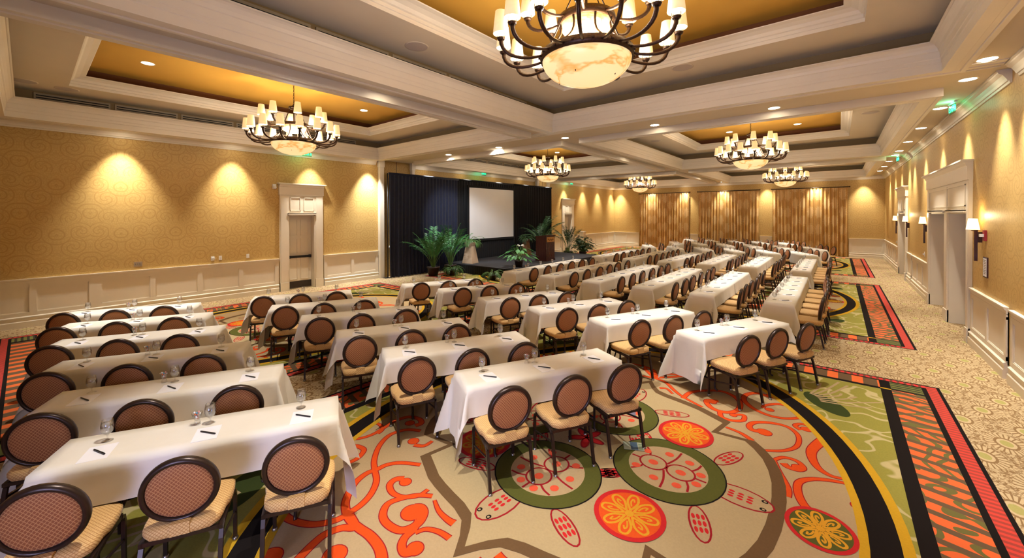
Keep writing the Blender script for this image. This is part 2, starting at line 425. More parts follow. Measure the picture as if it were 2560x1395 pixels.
for x0, x1 in CX:
    for y0, y1 in CY:
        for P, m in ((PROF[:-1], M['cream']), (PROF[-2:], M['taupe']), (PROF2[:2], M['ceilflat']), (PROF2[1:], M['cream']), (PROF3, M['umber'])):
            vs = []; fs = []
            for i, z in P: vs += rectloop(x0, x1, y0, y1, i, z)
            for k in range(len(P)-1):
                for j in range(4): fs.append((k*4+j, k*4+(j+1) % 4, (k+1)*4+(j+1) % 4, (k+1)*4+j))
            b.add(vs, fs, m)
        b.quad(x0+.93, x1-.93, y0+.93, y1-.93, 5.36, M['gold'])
xs = [XL-.1]+[v for p in CX for v in p]+[XR+.1]; ys = [YN-.1]+[v for p in CY for v in p]+[YF+.1]
for i in range(len(xs)-1):
    for j in range(len(ys)-1):
        if i % 2 == 1 and j % 2 == 1: continue
        b.quad(xs[i], xs[i+1], ys[j], ys[j+1], ZC, M['ceilflat'])
for (a, e, c0, c1) in ((XL-.1, XR+.1, YN-.1, YF+.1),): b.quad(a, e, c0, c1, 5.6, M['ceilflat'])
struct(b.build('ceiling'))
for y in (8.66, 19.12):
    b = MB(); b.box(XL+.16, XR-.16, y-.012, y+.012, ZC-.004, ZC+.03, M['track']); b.box(XL+.16, XR-.16, y-.14, y-.05, ZC-.018, ZC, M['cream']); b.box(XL+.16, XR-.16, y-.3, y-.17, ZC-.012, ZC, M['cream'])
    b.box(XL+.16, XR-.16, y+.05, y+.09, ZC-.012, ZC, M['cream'])
    ntrim[0] += 1; struct(b.build('trim_%d' % ntrim[0]))

# ---- vents on the recess walls
b0 = MB(); Lv = 1.12
b0.box(0, .012, 0, Lv, -.07, .07, M['ventframe'])
for z in (-.036, .012): b0.box(.012, .016, .03, Lv-.03, z, z+.02, M['slot'])
vent0 = None
def vent(x, y, face, label, group):
    global vent0
    if vent0 is None: vent0 = b0.build('linear_air_vent'); o = vent0
    else: o = vent0.copy(); C.objects.link(o)
    o.location = (x, y, 4.85); o.rotation_euler = (0, 0, 0 if face > 0 else PI)
    tag(o, label, 'vent', group); return o
ordn = ['first', 'second', 'third', 'fourth', 'fifth', 'sixth', 'seventh', 'eighth']
for ci, (y0, y1) in enumerate(CY):
    for k in range(6):
        vent(CX[0][0]+.041, y0+.62+k*1.19, 1, 'two-slot air vent, %s from the near end, in recess of %s left coffer' % (ordn[k], ['near', 'middle', 'far'][ci]), 'slot vents in the left coffers')
for k in range(6): 
    vent(CX[1][0]+.041, CY[0][0]+.62+k*1.19, 1, 'two-slot air vent, %s from the near end, in recess of nearest right coffer' % ordn[k], 'slot vents in the near right coffer')

# ---- floor / carpet
def cat(pts, n=5):
    P = [pts[0]]+list(pts)+[pts[-1]]; out = []
    for i in range(1, len(P)-2):
        p0, p1, p2, p3 = P[i-1], P[i], P[i+1], P[i+2]
        for k in range(n):
            t = k/n
            out.append(tuple(.5*((2*p1[j])+(-p0[j]+p2[j])*t+(2*p0[j]-5*p1[j]+4*p2[j]-p3[j])*t*t+(-p0[j]+3*p1[j]-3*p2[j]+p3[j])*t**3) for j in range(len(p1))))
    out.append(tuple(P[-2])); return out
def ribbon(b, pts, w, z, m, add=0., n=5):
    """pts (x,y[,w])"""
    P = cat([(p[0], p[1], (p[2] if len(p) > 2 else w)) for p in pts], n); vs = []
    for i, p in enumerate(P):
        a, c = P[max(i-1, 0)], P[min(i+1, len(P)-1)]
        dx, dy = c[0]-a[0], c[1]-a[1]; L = math.hypot(dx, dy) or 1; h = p[2]/2+add
        vs += [(p[0]-dy/L*h, p[1]+dx/L*h, z+i*2e-6), (p[0]+dy/L*h, p[1]-dx/L*h, z+i*2e-6)]
    b.add(vs, [(2*i, 2*i+1, 2*i+3, 2*i+2) for i in range(len(P)-1)], m)
# scrolls digitised on the floor plane, metres from the medallion centre; 'b' rows are end blobs (x, y, radius)
SA = [('l',[(-1.009,-1.421,0.04),(-1.178,-1.521,0.043),(-1.256,-1.624,0.045),(-1.271,-1.73,0.048),(-1.292,-1.818,0.05),(-1.258,-1.945,0.052),(-1.167,-2.066,0.055),(-1.067,-2.148,0.057),(-0.942,-2.198,0.06),(-0.836,-2.211,0.062),(-0.748,-2.208,0.065),(-0.619,-2.195,0.068),(-0.484,-2.208,0.07),(-0.382,-2.247,0.072),(-0.307,-2.3,0.075)]),('l',[(-1.492,-1.043,0.04),(-1.631,-1.128,0.041),(-1.685,-1.299,0.043),(-1.596,-1.489,0.044),(-1.427,-1.656,0.045),(-1.276,-1.745,0.047),(-1.129,-1.82,0.048),(-1.017,-1.942,0.049),(-0.964,-2.064,0.051),(-0.955,-2.172,0.052),(-0.958,-2.269,0.053),(-1.019,-2.376,0.055),(-1.116,-2.456,0.056),(-1.27,-2.513,0.057),(-1.435,-2.514,0.059),(-1.555,-2.486,0.06)]),('l',[(-0.928,-2.187,0.06),(-0.783,-2.223,0.06),(-0.851,-2.29,0.06),(-0.889,-2.397,0.06),(-0.873,-2.492,0.06),(-0.835,-2.592,0.06),(-0.794,-2.681,0.06)]),('l',[(-0.963,-1.645,0.06),(-1.013,-1.696,0.056),(-0.993,-1.772,0.051),(-0.904,-1.815,0.047),(-0.816,-1.811,0.043),(-0.733,-1.762,0.039),(-0.68,-1.69,0.034),(-0.681,-1.596,0.03)]),('l',[(-0.588,-1.626,0.04),(-0.694,-1.702,0.044),(-0.777,-1.828,0.047),(-0.799,-1.928,0.051),(-0.723,-2.018,0.055),(-0.619,-2.047,0.058),(-0.495,-2.026,0.062),(-0.443,-1.956,0.065),(-0.444,-1.874,0.069),(-0.493,-1.798,0.073),(-0.557,-1.775,0.076),(-0.598,-1.809,0.08)]),('l',[(-0.468,-1.866,0.05),(-0.415,-1.947,0.052),(-0.406,-2.032,0.054),(-0.363,-2.096,0.056),(-0.294,-2.123,0.058),(-0.262,-2.091,0.06)]),('l',[(-0.142,-1.833,0.045),(-0.25,-1.844,0.04),(-0.345,-1.89,0.035),(-0.379,-1.964,0.03)]),('l',[(-1.235,-1.089,0.03),(-1.235,-1.203,0.04),(-1.328,-1.255,0.05)]),('l',[(-1.802,-1.707,0.05),(-1.777,-1.65,0.048),(-1.665,-1.631,0.046),(-1.602,-1.686,0.044),(-1.566,-1.77,0.042),(-1.575,-1.865,0.04)]),('l',[(-1.995,-1.662,0.03),(-1.884,-1.565,0.034),(-1.839,-1.426,0.037),(-1.865,-1.248,0.041),(-1.892,-1.088,0.045),(-1.847,-0.939,0.049),(-1.708,-0.89,0.052),(-1.616,-0.938,0.056),(-1.631,-1.011,0.06)]),('l',[(-2.09,-1.313,0.03),(-1.983,-1.255,0.033),(-1.849,-1.293,0.037),(-1.813,-1.377,0.04)]),('l',[(-0.536,-1.646,0.02),(-0.414,-1.703,0.033),(-0.292,-1.72,0.047),(-0.224,-1.714,0.06)]),('l',[(-1.44,-2.623,0.05),(-1.305,-2.64,0.057),(-1.217,-2.7,0.063),(-1.158,-2.776,0.07)]),('b',(-0.915,-1.662,0.05)),('b',(-0.568,-1.853,0.085)),('b',(-0.265,-2.052,0.06)),('b',(-1.389,-1.216,0.055)),('b',(-1.776,-1.739,0.05)),('b',(-1.722,-1.016,0.05)),('b',(-0.661,-2.443,0.08)),('b',(-0.991,-2.744,0.08))]
SB = [('l',[(1.434,1.347,0.06),(1.341,1.309,0.057),(1.297,1.394,0.053),(1.34,1.52,0.05),(1.486,1.623,0.047),(1.638,1.633,0.043),(1.741,1.486,0.04),(1.744,1.24,0.037),(1.647,1.06,0.033),(1.497,0.942,0.03)]),('l',[(1.964,1.595,0.1),(1.866,1.24,0.08),(1.911,0.969,0.06),(2.021,0.865,0.04),(2.145,0.901,0.02)]),('l',[(1.571,0.838,0.06),(1.637,0.658,0.05),(1.735,0.424,0.04),(1.751,0.284,0.03)]),('l',[(1.586,0.805,0.03),(1.659,0.926,0.035),(1.764,0.937,0.04),(1.821,0.852,0.045),(1.786,0.78,0.05),(1.707,0.772,0.055),(1.669,0.813,0.06)]),('l',[(2.164,0.827,0.03),(2.022,0.782,0.037),(1.888,0.697,0.043),(1.804,0.569,0.05),(1.81,0.391,0.057),(1.869,0.237,0.063),(1.946,0.217,0.07)]),('l',[(1.836,1.796,0.03),(1.748,1.814,0.037),(1.697,1.722,0.043),(1.757,1.652,0.05)]),('l',[(1.738,1.99,0.04),(1.606,1.851,0.043),(1.436,1.809,0.046),(1.257,1.896,0.049),(1.136,2.077,0.051),(1.136,2.268,0.054),(1.235,2.406,0.057),(1.404,2.377,0.06)]),('l',[(1.715,2.016,0.06),(1.651,2.22,0.052),(1.499,2.22,0.045),(1.374,2.082,0.037),(1.355,1.977,0.03)]),('l',[(0.893,1.824,0.06),(0.771,1.751,0.059),(0.839,1.603,0.058),(0.95,1.549,0.057),(1.069,1.599,0.056),(1.134,1.771,0.055),(1.081,2.032,0.054),(0.892,2.17,0.053),(0.697,2.068,0.052),(0.543,1.866,0.051),(0.518,1.623,0.05)]),('l',[(0.964,1.56,0.05),(1.01,1.414,0.048),(1.122,1.396,0.046),(1.221,1.478,0.044),(1.206,1.62,0.042),(1.121,1.573,0.04)]),('l',[(-0.331,2.407,0.05),(-0.023,2.065,0.046),(0.172,1.99,0.042),(0.353,1.798,0.038),(0.505,1.667,0.034),(0.773,1.524,0.03)]),('l',[(-0.013,2.038,0.05),(0.11,2.314,0.043),(0.363,2.381,0.037),(0.556,2.337,0.03)]),('l',[(1.1,1.191,0.03),(1.251,1.158,0.04),(1.376,1.065,0.05)]),('l',[(0.174,1.741,0.04),(0.26,1.781,0.03),(0.373,1.67,0.02)]),('b',(1.448,1.339,0.07)),('b',(1.783,0.821,0.05)),('b',(1.801,1.707,0.05)),('b',(1.425,1.976,0.045)),('b',(0.839,1.754,0.045)),('b',(1.111,1.542,0.035)),('b',(1.398,2.428,0.06)),('b',(2.204,0.514,0.05))]
def scroll_layer(b, sx, sy, data, z0, z1):
    for kind, pts in data:
        z0 += 3e-6; z1 += 8e-6
        if kind == 'l':
            q = [(p[0]*sx, p[1]*sy, p[2]) for p in pts]
            ribbon(b, q, .06, z0, CM['dkred'], .008); ribbon(b, q, .06, z1, CM['scroll'])
        else:
            x, y, r = pts; fl = sx*sy < 0
            b.disc((x*sx, y*sy, z0), r+.008, CM['dkred'], 18); b.disc((x*sx, y*sy, z1), r, CM['scroll'], 18)
OUT4 = [(0, 1.93), (.1, 1.77), (.2, 1.655), (.34, 1.605), (.5, 1.575), (.66, 1.54), (.8, 1.5), (.96, 1.42), (1.12, 1.34), (1.06, 1.03), (1.40, 1.07), (1.50, .96), (1.60, .81), (1.67, .63), (1.72, .43), (1.745, .2), (1.75, .0)]
def outline(k, inn=0.):
    q = []
    for (sx, sy) in ((1, 1), (1, -1), (-1, -1), (-1, 1)):
        pts = OUT4 if sx*sy > 0 else OUT4[::-1]
        q += [(x*sx*k, y*sy*k) for x, y in pts]
    r = []
    for p in q:
        if not r or math.hypot(p[0]-r[-1][0], p[1]-r[-1][1]) > 1e-4: r.append(p)
    if math.hypot(r[0][0]-r[-1][0], r[0][1]-r[-1][1]) < 1e-4: r.pop()
    return r
def annulus(b, a0, b0_, a1, b1_, z, m, n=96):
    vs = []
    for k in range(n):
        t = 2*PI*k/n; vs += [(a0*cos(t), b0_*sin(t), z), (a1*cos(t), b1_*sin(t), z)]
    b.add(vs, [(2*k, 2*k+1, (2*k+3) % (2*n), (2*k+2) % (2*n)) for k in range(n)], m)
def ell(b, x, y, rx, ry, rot, z, m, n=24): b.disc((x, y, z), rx, m, n, ry, rot)
def turtle(b, cx, cy, ang, rl, rt, Z):
    """rl radial half length (pointing outwards along ang), rt half width"""
    def P(u, v): return (cx+u*cos(ang)-v*sin(ang), cy+u*sin(ang)+v*cos(ang))
    def E(u, v, a, c, r, z, m, n=18): x, y = P(u, v); ell(b, x, y, a, c, ang+r, z, m, n)
    for (u, v, a, c, r) in ((rl+.12, 0, .25, .135, 0), (rl*.86, rt*1.1, .2, .08, 1.15), (rl*.86, -rt*1.1, .2, .08, -1.15), (-rl*.8, rt*.86, .13, .07, 2.5), (-rl*.8, -rt*.86, .13, .07, -2.5)):
        E(u, v, a, c, r, Z, CM['dkred']); E(u, v, a-.016, c-.016, r, Z+.0004, CM['tan'])
        for k in range(9):
            q = (k % 3-1)*.036; p = (k//3-1)*.07
            x = u+p*cos(r)-q*sin(r); y = v+p*sin(r)+q*cos(r)
            if math.hypot(x, y) < rl*1.04: continue
            E(x, y, .03 if u < rl else .024, .014, r, Z+.0008, CM['red'], 10)
    for s in (1, -1): E(rl+.29, s*.055, .025, .02, 0, Z+.0012, CM['black'], 12); E(rl+.293, s*.055, .012, .01, 0, Z+.0016, CM['tan'], 8)
    E(0, 0, rl+.012, rt+.012, 0, Z+.0012, CM['black'], 40); E(0, 0, rl, rt, 0, Z+.0016, CM['olive'], 40)
    E(0, 0, rl*.72, rt*.70, 0, Z+.002, CM['tan'], 36)
    rings = [(-.27*rl, 0), (.25*rl, 0)]
    for (u, v) in rings: E(u, v, .27*rl, .25*rt, 0, Z+.0024, CM['dkred'], 24); E(u, v, .27*rl-.018, .25*rt-.018, 0, Z+.0028, CM['tan'], 24); E(u, v, .07*rl+.012, .06*rt+.012, 0, Z+.0032, CM['coral'], 14)
    for (u, v) in ((-.5, .3), (-.1, .46), (.3, .42), (.57, .16), (-.5, -.3), (-.1, -.46), (.3, -.42), (.57, -.16)):
        E(u*rl, v*rt, .042, .038, 0, Z+.0032, CM['coral'], 12)
    for (u0, v0, u1, v1) in ((-.4, .2, -.55, .44), (-.03, .12, .08, .66), (.38, .15, .5, .48), (-.4, -.2, -.55, -.44), (-.03, -.12, .08, -.66), (.38, -.15, .5, -.48), (.45, 0, .7, 0), (-.5, 0, -.7, 0)):
        ribbon(b, [P(u0*rl, v0*rt), P((u0+u1)/2*rl+.015, (v0+v1)/2*rt), P(u1*rl, v1*rt)], .02, Z+.0026, CM['dkred'], n=3)
def flower(b, x, y, rx, ry, Z, ring, fill, pet):
    ell(b, x, y, rx, ry, 0, Z, ring, 36); ell(b, x, y, rx*.86, ry*.86, 0, Z+.0004, fill, 36)
    for k in range(8):
        a = 2*PI*k/8+.2; r0, r1 = .14, .76
        def Q(r, t): return (x+rx*r*cos(t), y+ry*r*sin(t))
        ribbon(b, [Q(r0, a), Q(.5, a-.3), Q(r1, a-.12), Q(r1, a+.12), Q(.5, a+.3), Q(r0, a)], .02, Z+.0008, pet, n=4)
        ribbon(b, [Q(.3, a), Q(.5, a+.1), Q(.62, a), Q(.5, a-.1)], .014, Z+.0008, pet, n=3)
    ell(b, x, y, rx*.13, ry*.13, 0, Z+.0012, pet, 12)
fl = MB()
fl.quad(XL-.45, XR+.45, YN-.45, YF+.1, 0, CM['field'])
fl.box(XL-.1, XR+.1, YN-.1, YF+.1, -.2, -.002, M['soil'])
mod = MB(); h = 4.17; w = 3.14; Z = .0004
mod.quad(-w, w, -h, h, Z*1, CM['black'])
for s in (-1, 1):
    def qx(a, e, y0, y1, z, m): mod.quad(min(s*(w-a), s*(w-e)), max(s*(w-a), s*(w-e)), y0, y1, z, m)
    def qy(a, e, x0, x1, z, m): mod.quad(x0, x1, min(s*(h-a), s*(h-e)), max(s*(h-a), s*(h-e)), z, m)
    qy(.035, .12, -w+.035, w-.035, Z*2, CM['dash']); qx(.035, .14, -h+.035, h-.035, Z*3, CM['redstripe'])
    qy(.16, .45, -w+.19, w-.19, Z*2, CM['squares']); qx(.19, .51, -h+.48, h-.48, Z*2, CM['swirl'])
    qy(.455, .53, -w+.51, w-.51, Z*2, CM['black'])
    for t in (-1, 1):
        x0, x1 = sorted((t*(w-.19), t*(w-.51))); y0, y1 = sorted((s*(h-.16), s*(h-.45)))
        mod.quad(x0, x1, y0, y1, Z*3, CM['key'])
        x0, x1 = sorted((t*(w-.51), t*(w-.62))); y0, y1 = sorted((s*(h-.16), s*(h-.45))); mod.quad(x0, x1, y0, y1, Z*3, CM['black'])
        y0, y1 = sorted((s*(h-.455), s*(h-.495))); mod.quad(x0, x1, y0, y1, Z*4, CM['yellow'])
mod.quad(-w+.62, w-.62, -h+.53, h-.53, Z*3, CM['green'])
for sx in (-1, 1):
    for sy in (-1, 1):
        ell(mod, sx*1.95, sy*2.62, .34, .16, sx*sy*(-.95), Z*4, CM['dkgreen'])
        for k in range(7):     # pale feather strokes fanning into the corner
            a = .25+k*.18; r0, r1 = .25, .95+.25*sin(k*1.7)
            ribbon(mod, [(sx*(1.75+r0*cos(a)*.6), sy*(2.6+r0*sin(a))), (sx*(1.75+.6*cos(a)*.75), sy*(2.6+.6*sin(a)*.9)), (sx*(1.75+min(r1*cos(a)*.7, .75)), sy*(2.6+min(r1*sin(a), .95)))], .03, Z*4, CM['tan'], n=3)
annulus(mod, 2.5, 3.47, 2.43, 3.40, Z*9, CM['yellow']); annulus(mod, 2.43, 3.40, 2.25, 3.2, Z*9, CM['black']); annulus(mod, 2.25, 3.2, 2.19, 3.13, Z*9, CM['yellow'])
mod.disc((0, 0, Z*5), 2.22, CM['tan'], 96, 3.18)
for sx in (-1, 1):
    scroll_layer(mod, sx, 1, SB, Z*7, Z*8); scroll_layer(mod, sx, 1, SA, Z*7, Z*8)
q = outline(1.); o = len(q); mod.add([(x, y, Z*10) for x, y in q], [tuple(range(o))[::-1]], CM['brownline'])
q = outline(.94); mod.add([(x, y, Z*11) for x, y in q], [tuple(range(o))[::-1]], CM['tanin'])
for sx in (-1, 1): flower(mod, sx*1.97, .02, .225, .245, Z*12, CM['red'], CM['olive'], CM['flowery'])
for sx in (-1, 1):
    for sy in (-1, 1): flower(mod, sx*.79, sy*.76, .275, .285, Z*24, CM['red'], CM['orange'], CM['flowery'])
turtle(mod, .83, .03, 0, .485, .485, Z*12); turtle(mod, -.83, .03, PI, .485, .485, Z*12)
turtle(mod, 0, .70, PI/2, .485, .485, Z*12); turtle(mod, -.02, -.72, -PI/2-.12, .485, .485, Z*12)
for k in range(5):
    a = 2*PI*k/5; ell(mod, .1*cos(a), .1*sin(a), .1, .045, a, Z*22, CM['dkred']); ell(mod, .1*cos(a), .1*sin(a), .08, .03, a, Z*23, CM['red'])
MODC = [(-9.39, 3.82), (-2.07, 3.82), (-9.39, 14.12), (-2.07, 14.12), (-9.39, 24.4), (-2.07, 24.4)]
for cx, cy in MODC:
    o = len(fl.v); fl.v += [(x+cx, y+cy, z) for x, y, z in mod.v]
    idx = [fl.mid(m) for m in mod.mats]
    fl.f += [tuple(a+o for a in f) for f in mod.f]; fl.mi += [idx[i] for i in mod.mi]; fl.sm += [False]*len(mod.f)
flo = struct(fl.build('floor'))
bm = bmesh.new(); bm.from_mesh(flo.data)          # every pattern face looks up
bm.normal_update()
bad = [f for f in bm.faces if f.normal.z < 0 and f.calc_center_median().z > -.001]
bmesh.ops.reverse_faces(bm, faces=bad); bm.to_mesh(flo.data); bm.free()

# ---- doors
def door_surround(W, u0, u1, opens, htop, idx, mull=None):
    """casing, transom panel and entablature; opens = list of (a,b)"""
    b = MB(); c = M['cream']; H = opens[0][2]
    edges = [u0]+[v for o_ in opens for v in o_[:2]]+[u1]
    for i in range(0, len(edges), 2):
        b.box(edges[i], edges[i+1], 0, .05, 0, 3.03, c, W); b.box(edges[i]-.0, edges[i+1]+.0, 0, .075, 0, .27, c, W)
        b.box(edges[i]+.03, edges[i+1]-.03, .05, .06, .3, 2.98, c, W)
    for o_ in opens: b.box(o_[0], o_[1], 0, .05, H, 3.03, c, W)
    for o_ in opens: b.box(o_[0]-.02, o_[1]+.02, .05, .085, H, H+.05, c, W)
    b.box(edges[1]-.02, edges[-2]+.02, .05, .085, H+.03, H+.07, c, W)
    a, e = edges[1], edges[-2]; n = 2 if e-a < 2.2 else 1; ww = (e-a)/n
    for k in range(n):          # recessed-look transom panels, framed by beads
        p, q = a+k*ww+.05, a+(k+1)*ww-.05
        for (x0, x1, z0, z1) in ((p, q, H+.12, H+.14), (p, q, 2.94, 2.96), (p, p+.02, H+.12, 2.96), (q-.02, q, H+.12, 2.96)): b.box(x0, x1, .05, .066, z0, z1, c, W)
    sweep(b, W, u0-.02, u1+.02, [(0, 3.03), (.075, 3.03), (.075, 3.28), (.09, 3.29), (.1, 3.33), (.15, 3.37), (.16, 3.37), (.16, 3.40), (0, 3.40)], c)
    b.box(u0-.07, u1+.07, 0, .165, 3.37, 3.40, c, W)
    for o_ in opens:            # reveals
        b.box(o_[0]-.001, o_[0]+.03, -.38, .03, 0, H, c, W); b.box(o_[1]-.03, o_[1]+.001, -.38, .03, 0, H, c, W); b.box(o_[0], o_[1], -.38, .03, H-.03, H+.001, c, W)
    ntrim[0] += 1; struct(b.build('trim_%d' % ntrim[0]))
ndoor = [0]
def door_leaf(W, a, e, H, d, panic=False, kick=False, knob=None):
    ndoor[0] += 1; b = MB(); c = M['cream']
    b.box(a+.032, e-.032, d-.05, d, .01, H-.032, c, W)
    mid = (a+e)/2
    for (p, q) in ((a+.12, mid-.05), (mid+.05, e-.12)):
        for (z0, z1) in ((.3, 1.0), (1.15, 1.62), (1.72, H-.16)):
            for (x0, x1, y0, y1) in ((p, q, z0, z0+.015), (p, q, z1-.015, z1), (p, p+.015, z0, z1), (q-.015, q, z0, z1)): b.box(x0, x1, d, d+.012, y0, y1, c, W)
    o = struct(b.build('door_%d' % ndoor[0]))
    if kick: k = MB(); k.box(a+.035, e-.035, d, d+.006, .02, .24, M['pot'], W); k.build('kick_plate', o)
    if panic:
        k = MB(); k.box(a+.06, e-.06, d, d+.06, 1.0, 1.07, M['black'], W); k.box(a+.06, a+.12, d, d+.075, .99, 1.08, M['black'], W); k.box(e-.12, e-.06, d, d+.075, .99, 1.08, M['black'], W); k.build('panic_bar', o)
    if knob is not None:
        k = MB(); k.box(knob-.05, knob+.05, d, d+.012, .98, 1.1, M['brown'], W); k.box(knob-.06, knob+.08, d+.012, d+.05, 1.03, 1.06, M['brown'], W); k.build('door_handle', o)
    return o
door_surround(WL, 5.05, 6.4, [LDOORS[0]], 3.4, 0); door_leaf(WL, *LDOORS[0], -.2, panic=True, kick=True)
door_surround(WL, 21.55, 23.0, [LDOORS[1]], 3.4, 0); door_leaf(WL, *LDOORS[1], -.2, panic=True, kick=True)
door_surround(WR, 11.12, 15.58, RDOORS[:2], 3.4, 0)
door_leaf(WR, *RDOORS[0], -.32, knob=12.6); door_leaf(WR, *RDOORS[1], -.32, knob=13.8)
door_surround(WR, 20.05, 22.62, [RDOORS[2]], 3.4, 0); door_leaf(WR, *RDOORS[2], -.32, knob=20.8)
door_surround(WN, -1.8, .6, [(-1.6, .4, 2.42)], 3.4, 0)  # surround of the added opening behind the camera

# ------------------------------------------------------------------ chandeliers
def arc_pts(p0, p1, p2, p3, n=8):
    return [tuple((1-t)**3*a+3*(1-t)**2*t*b_+3*(1-t)*t*t*c+t**3*d for a, b_, c, d in zip(p0, p1, p2, p3)) for t in [i/n for i in range(n+1)]]
def ring(b, r, z, hh, th, m, n=48):
    b.lathe([(r-th, z-hh/2), (r, z-hh/2), (r+th*.4, z), (r, z+hh/2), (r-th, z+hh/2), (r-th, z-hh/2)], m, n)
ZB = 4.03
def arm_mesh(name, r0, z0, r1, z1):
    b = MB()
    b.tube(arc_pts((r0, 0, z0), (r0+(r1-r0)*.6, 0, z0-.09), (r1+.01, 0, z0-.02), (r1, 0, z1), 9), .016, M['brown'], 8, rs=[.014+.008*i/9 for i in range(10)])
    b.lathe([(.0, z1-.015), (.034, z1-.012), (.044, z1+.008), (.03, z1+.016), (0, z1+.017)], M['brown'], 12, (r1, 0, 0))
    for k in range(10):   # leaf loops round the candle
        a = 2*PI*k/10; rr = .03
        b.tube([(r1+rr*cos(a-.22), rr*sin(a-.22), z1+.005), (r1+(rr+.012)*cos(a-.16), (rr+.012)*sin(a-.16), z1+.03), (r1+(rr+.008)*cos(a), (rr+.008)*sin(a), z1+.058), (r1+(rr+.012)*cos(a+.16), (rr+.012)*sin(a+.16), z1+.03), (r1+rr*cos(a+.22), rr*sin(a+.22), z1+.005)], .0016, M['brown'], 4)
    return b.mesh(name)
def shade_mesh(r1, z1):
    b = MB(); zb = z1+.05
    b.lathe([(.078, zb), (.08, zb+.004), (.056, zb+.225), (.054, zb+.225), (.076, zb+.004), (.078, zb)], M['shade'], 20, (r1, 0, 0))
    b.disc((r1, 0, zb+.012), .074, M['bulb'], 18, flip=True)
    return b.mesh('lamp_shade')
LOW = (.44, ZB, .89, ZB+.14); UPP = (.27, ZB+.37, .62, ZB+.47)
am1, am2 = arm_mesh('arm', *LOW), arm_mesh('arm', *UPP); sm1, sm2 = shade_mesh(LOW[2], LOW[3]), shade_mesh(UPP[2], UPP[3])
b = MB()
ring(b, .47, ZB, .085, .03, M['brown']); ring(b, .29, ZB+.37, .075, .025, M['brown']); ring(b, .1, ZB+.76, .045, .02, M['brown'], 24)
b.lathe([(0, ZB+.3), (.014, ZB+.3), (.014, ZB+.84), (0, ZB+.84)], M['brown'], 8)
for k in range(4):
    a = 2*PI*k/4+.4; b.tube([(.095*cos(a), .095*sin(a), ZB+.76), (.46*cos(a), .46*sin(a), ZB+.03)], .007, M['brown'], 6)
    b.tube([(.095*cos(a), .095*sin(a), ZB+.76), (0, 0, ZB+.84)], .006, M['brown'], 5)
for k in range(8):
    a = 2*PI*k/8; b.tube(arc_pts((.28*cos(a), .28*sin(a), ZB+.34), (.22*cos(a), .22*sin(a), ZB+.2), (.34*cos(a), .34*sin(a), ZB+.12), (.45*cos(a), .45*sin(a), ZB+.04), 6), .011, M['brown'], 6)
for k in range(16):
    a = 2*PI*(k+.5)/16; b.lathe([(0, ZB-.012), (.012, ZB-.01), (.012, ZB+.01), (0, ZB+.012)], M['brown'], 6, (.485*cos(a), .485*sin(a), 0))
for k in range(4):
    a = 2*PI*k/4+.9; b.lathe([(.0, ZB-.30), (.012, ZB-.27), (.016, ZB-.255)], M['brown'], 6, (.3*cos(a), .3*sin(a), .06))
frame_me = b.mesh('frame')
b = MB(); b.lathe([(.455-.0, ZB-.03)]+[(.455*cos(t), ZB-.03-.26*sin(t)) for t in [PI/2*i/10 for i in range(1, 11)]], M['alabaster'], 40); bowl_me = b.mesh('glass_bowl')
b = MB(); b.lathe([(.27, ZB+.34)]+[(.27*cos(t), ZB+.34-.15*sin(t)) for t in [PI/2*i/8 for i in range(1, 9)]], M['alabaster'], 32); bowl2_me = b.mesh('upper_bowl')
b = MB(); z = ZB+.84; k = 0
while z < 5.32:
    q = [(.012*cos(t)*(k % 2), .012*cos(t)*((k+1) % 2), z+.024*sin(t)+.02) for t in [2*PI*i/8 for i in range(8)]]
    b.tube(q, .0045, M['brown'], 5, closed=True); z += .04; k += 1
b.lathe([(0, 5.3), (.03, 5.32), (.06, 5.355), (.06, 5.36)], M['brown'], 16)
chain_me = b.mesh('chain')
CH = [(-9.38, 3.84, 'over the left tables at the near end'), (-2.02, 3.72, 'nearest and largest in view'), (-9.38, 13.95, 'in front of the stage'),
      (-2.05, 13.95, 'over the middle of the straight rows'), (-9.38, 24.05, 'far back on the left'), (-2.05, 24.05, 'far back near the curtains')]
for i, (x, y, wh) in enumerate(CH):
    t = thing('chandelier', 'bronze chandelier with cream shades and alabaster bowl, '+wh, 'chandelier', (x, y, 0), .12+i*.7, 'bronze chandeliers in the ceiling coffers')
    for nme, me in (('frame', frame_me), ('glass_bowl', bowl_me), ('upper_bowl', bowl2_me), ('chain', chain_me)): link(nme, me, t)
    for n, am, sm in ((16, am1, sm1), (8, am2, sm2)):
        for k in range(n):
            a = link('arm', am, t, (0, 0, 0), 2*PI*(k+(.5 if n == 8 else 0))/n); link('lamp_shade', sm, a)
    for z_, e, r_ in ((ZB-.02, 95, .3), (ZB+.35, 28, .5)):
        ld = bpy.data.lights.new('chandelier_light', 'POINT'); ld.energy = e; ld.color = (1., .95, .86); ld.shadow_soft_size = r_
        lo = link('chandelier_light', ld, None, (x, y, z_))

# ------------------------------------------------------------------ downlights
b = MB(); b.lathe([(.095, 0), (.11, -.004), (.115, 0)], M['cream'], 24); dl_me = b.mesh('trim_ring')
b = MB(); b.disc((0, 0, -.001), .095, M['led'], 24, flip=True); dl2 = b.mesh('lamp_lens')
def downlight(x, y, z, label, energy=0, ang=70, blend=.7, tilt=None, col=(1., .96, .88), grp='recessed downlights'):
    t = thing('recessed_downlight', label, 'downlight', (x, y, z), 0, grp)
    link('trim_ring', dl_me, t); link('lamp_lens', dl2, t)
    if energy:
        ld = bpy.data.lights.new('downlight', 'SPOT'); ld.energy = energy; ld.color = col; ld.spot_size = math.radians(ang); ld.spot_blend = blend; ld.shadow_soft_size = .05
        o = link('downlight_lamp', ld, None, (x, y, z-.03))
        if tilt: o.rotation_euler = Vector((tilt[0], tilt[1], -1)).to_track_quat('-Z', 'Y').to_euler()
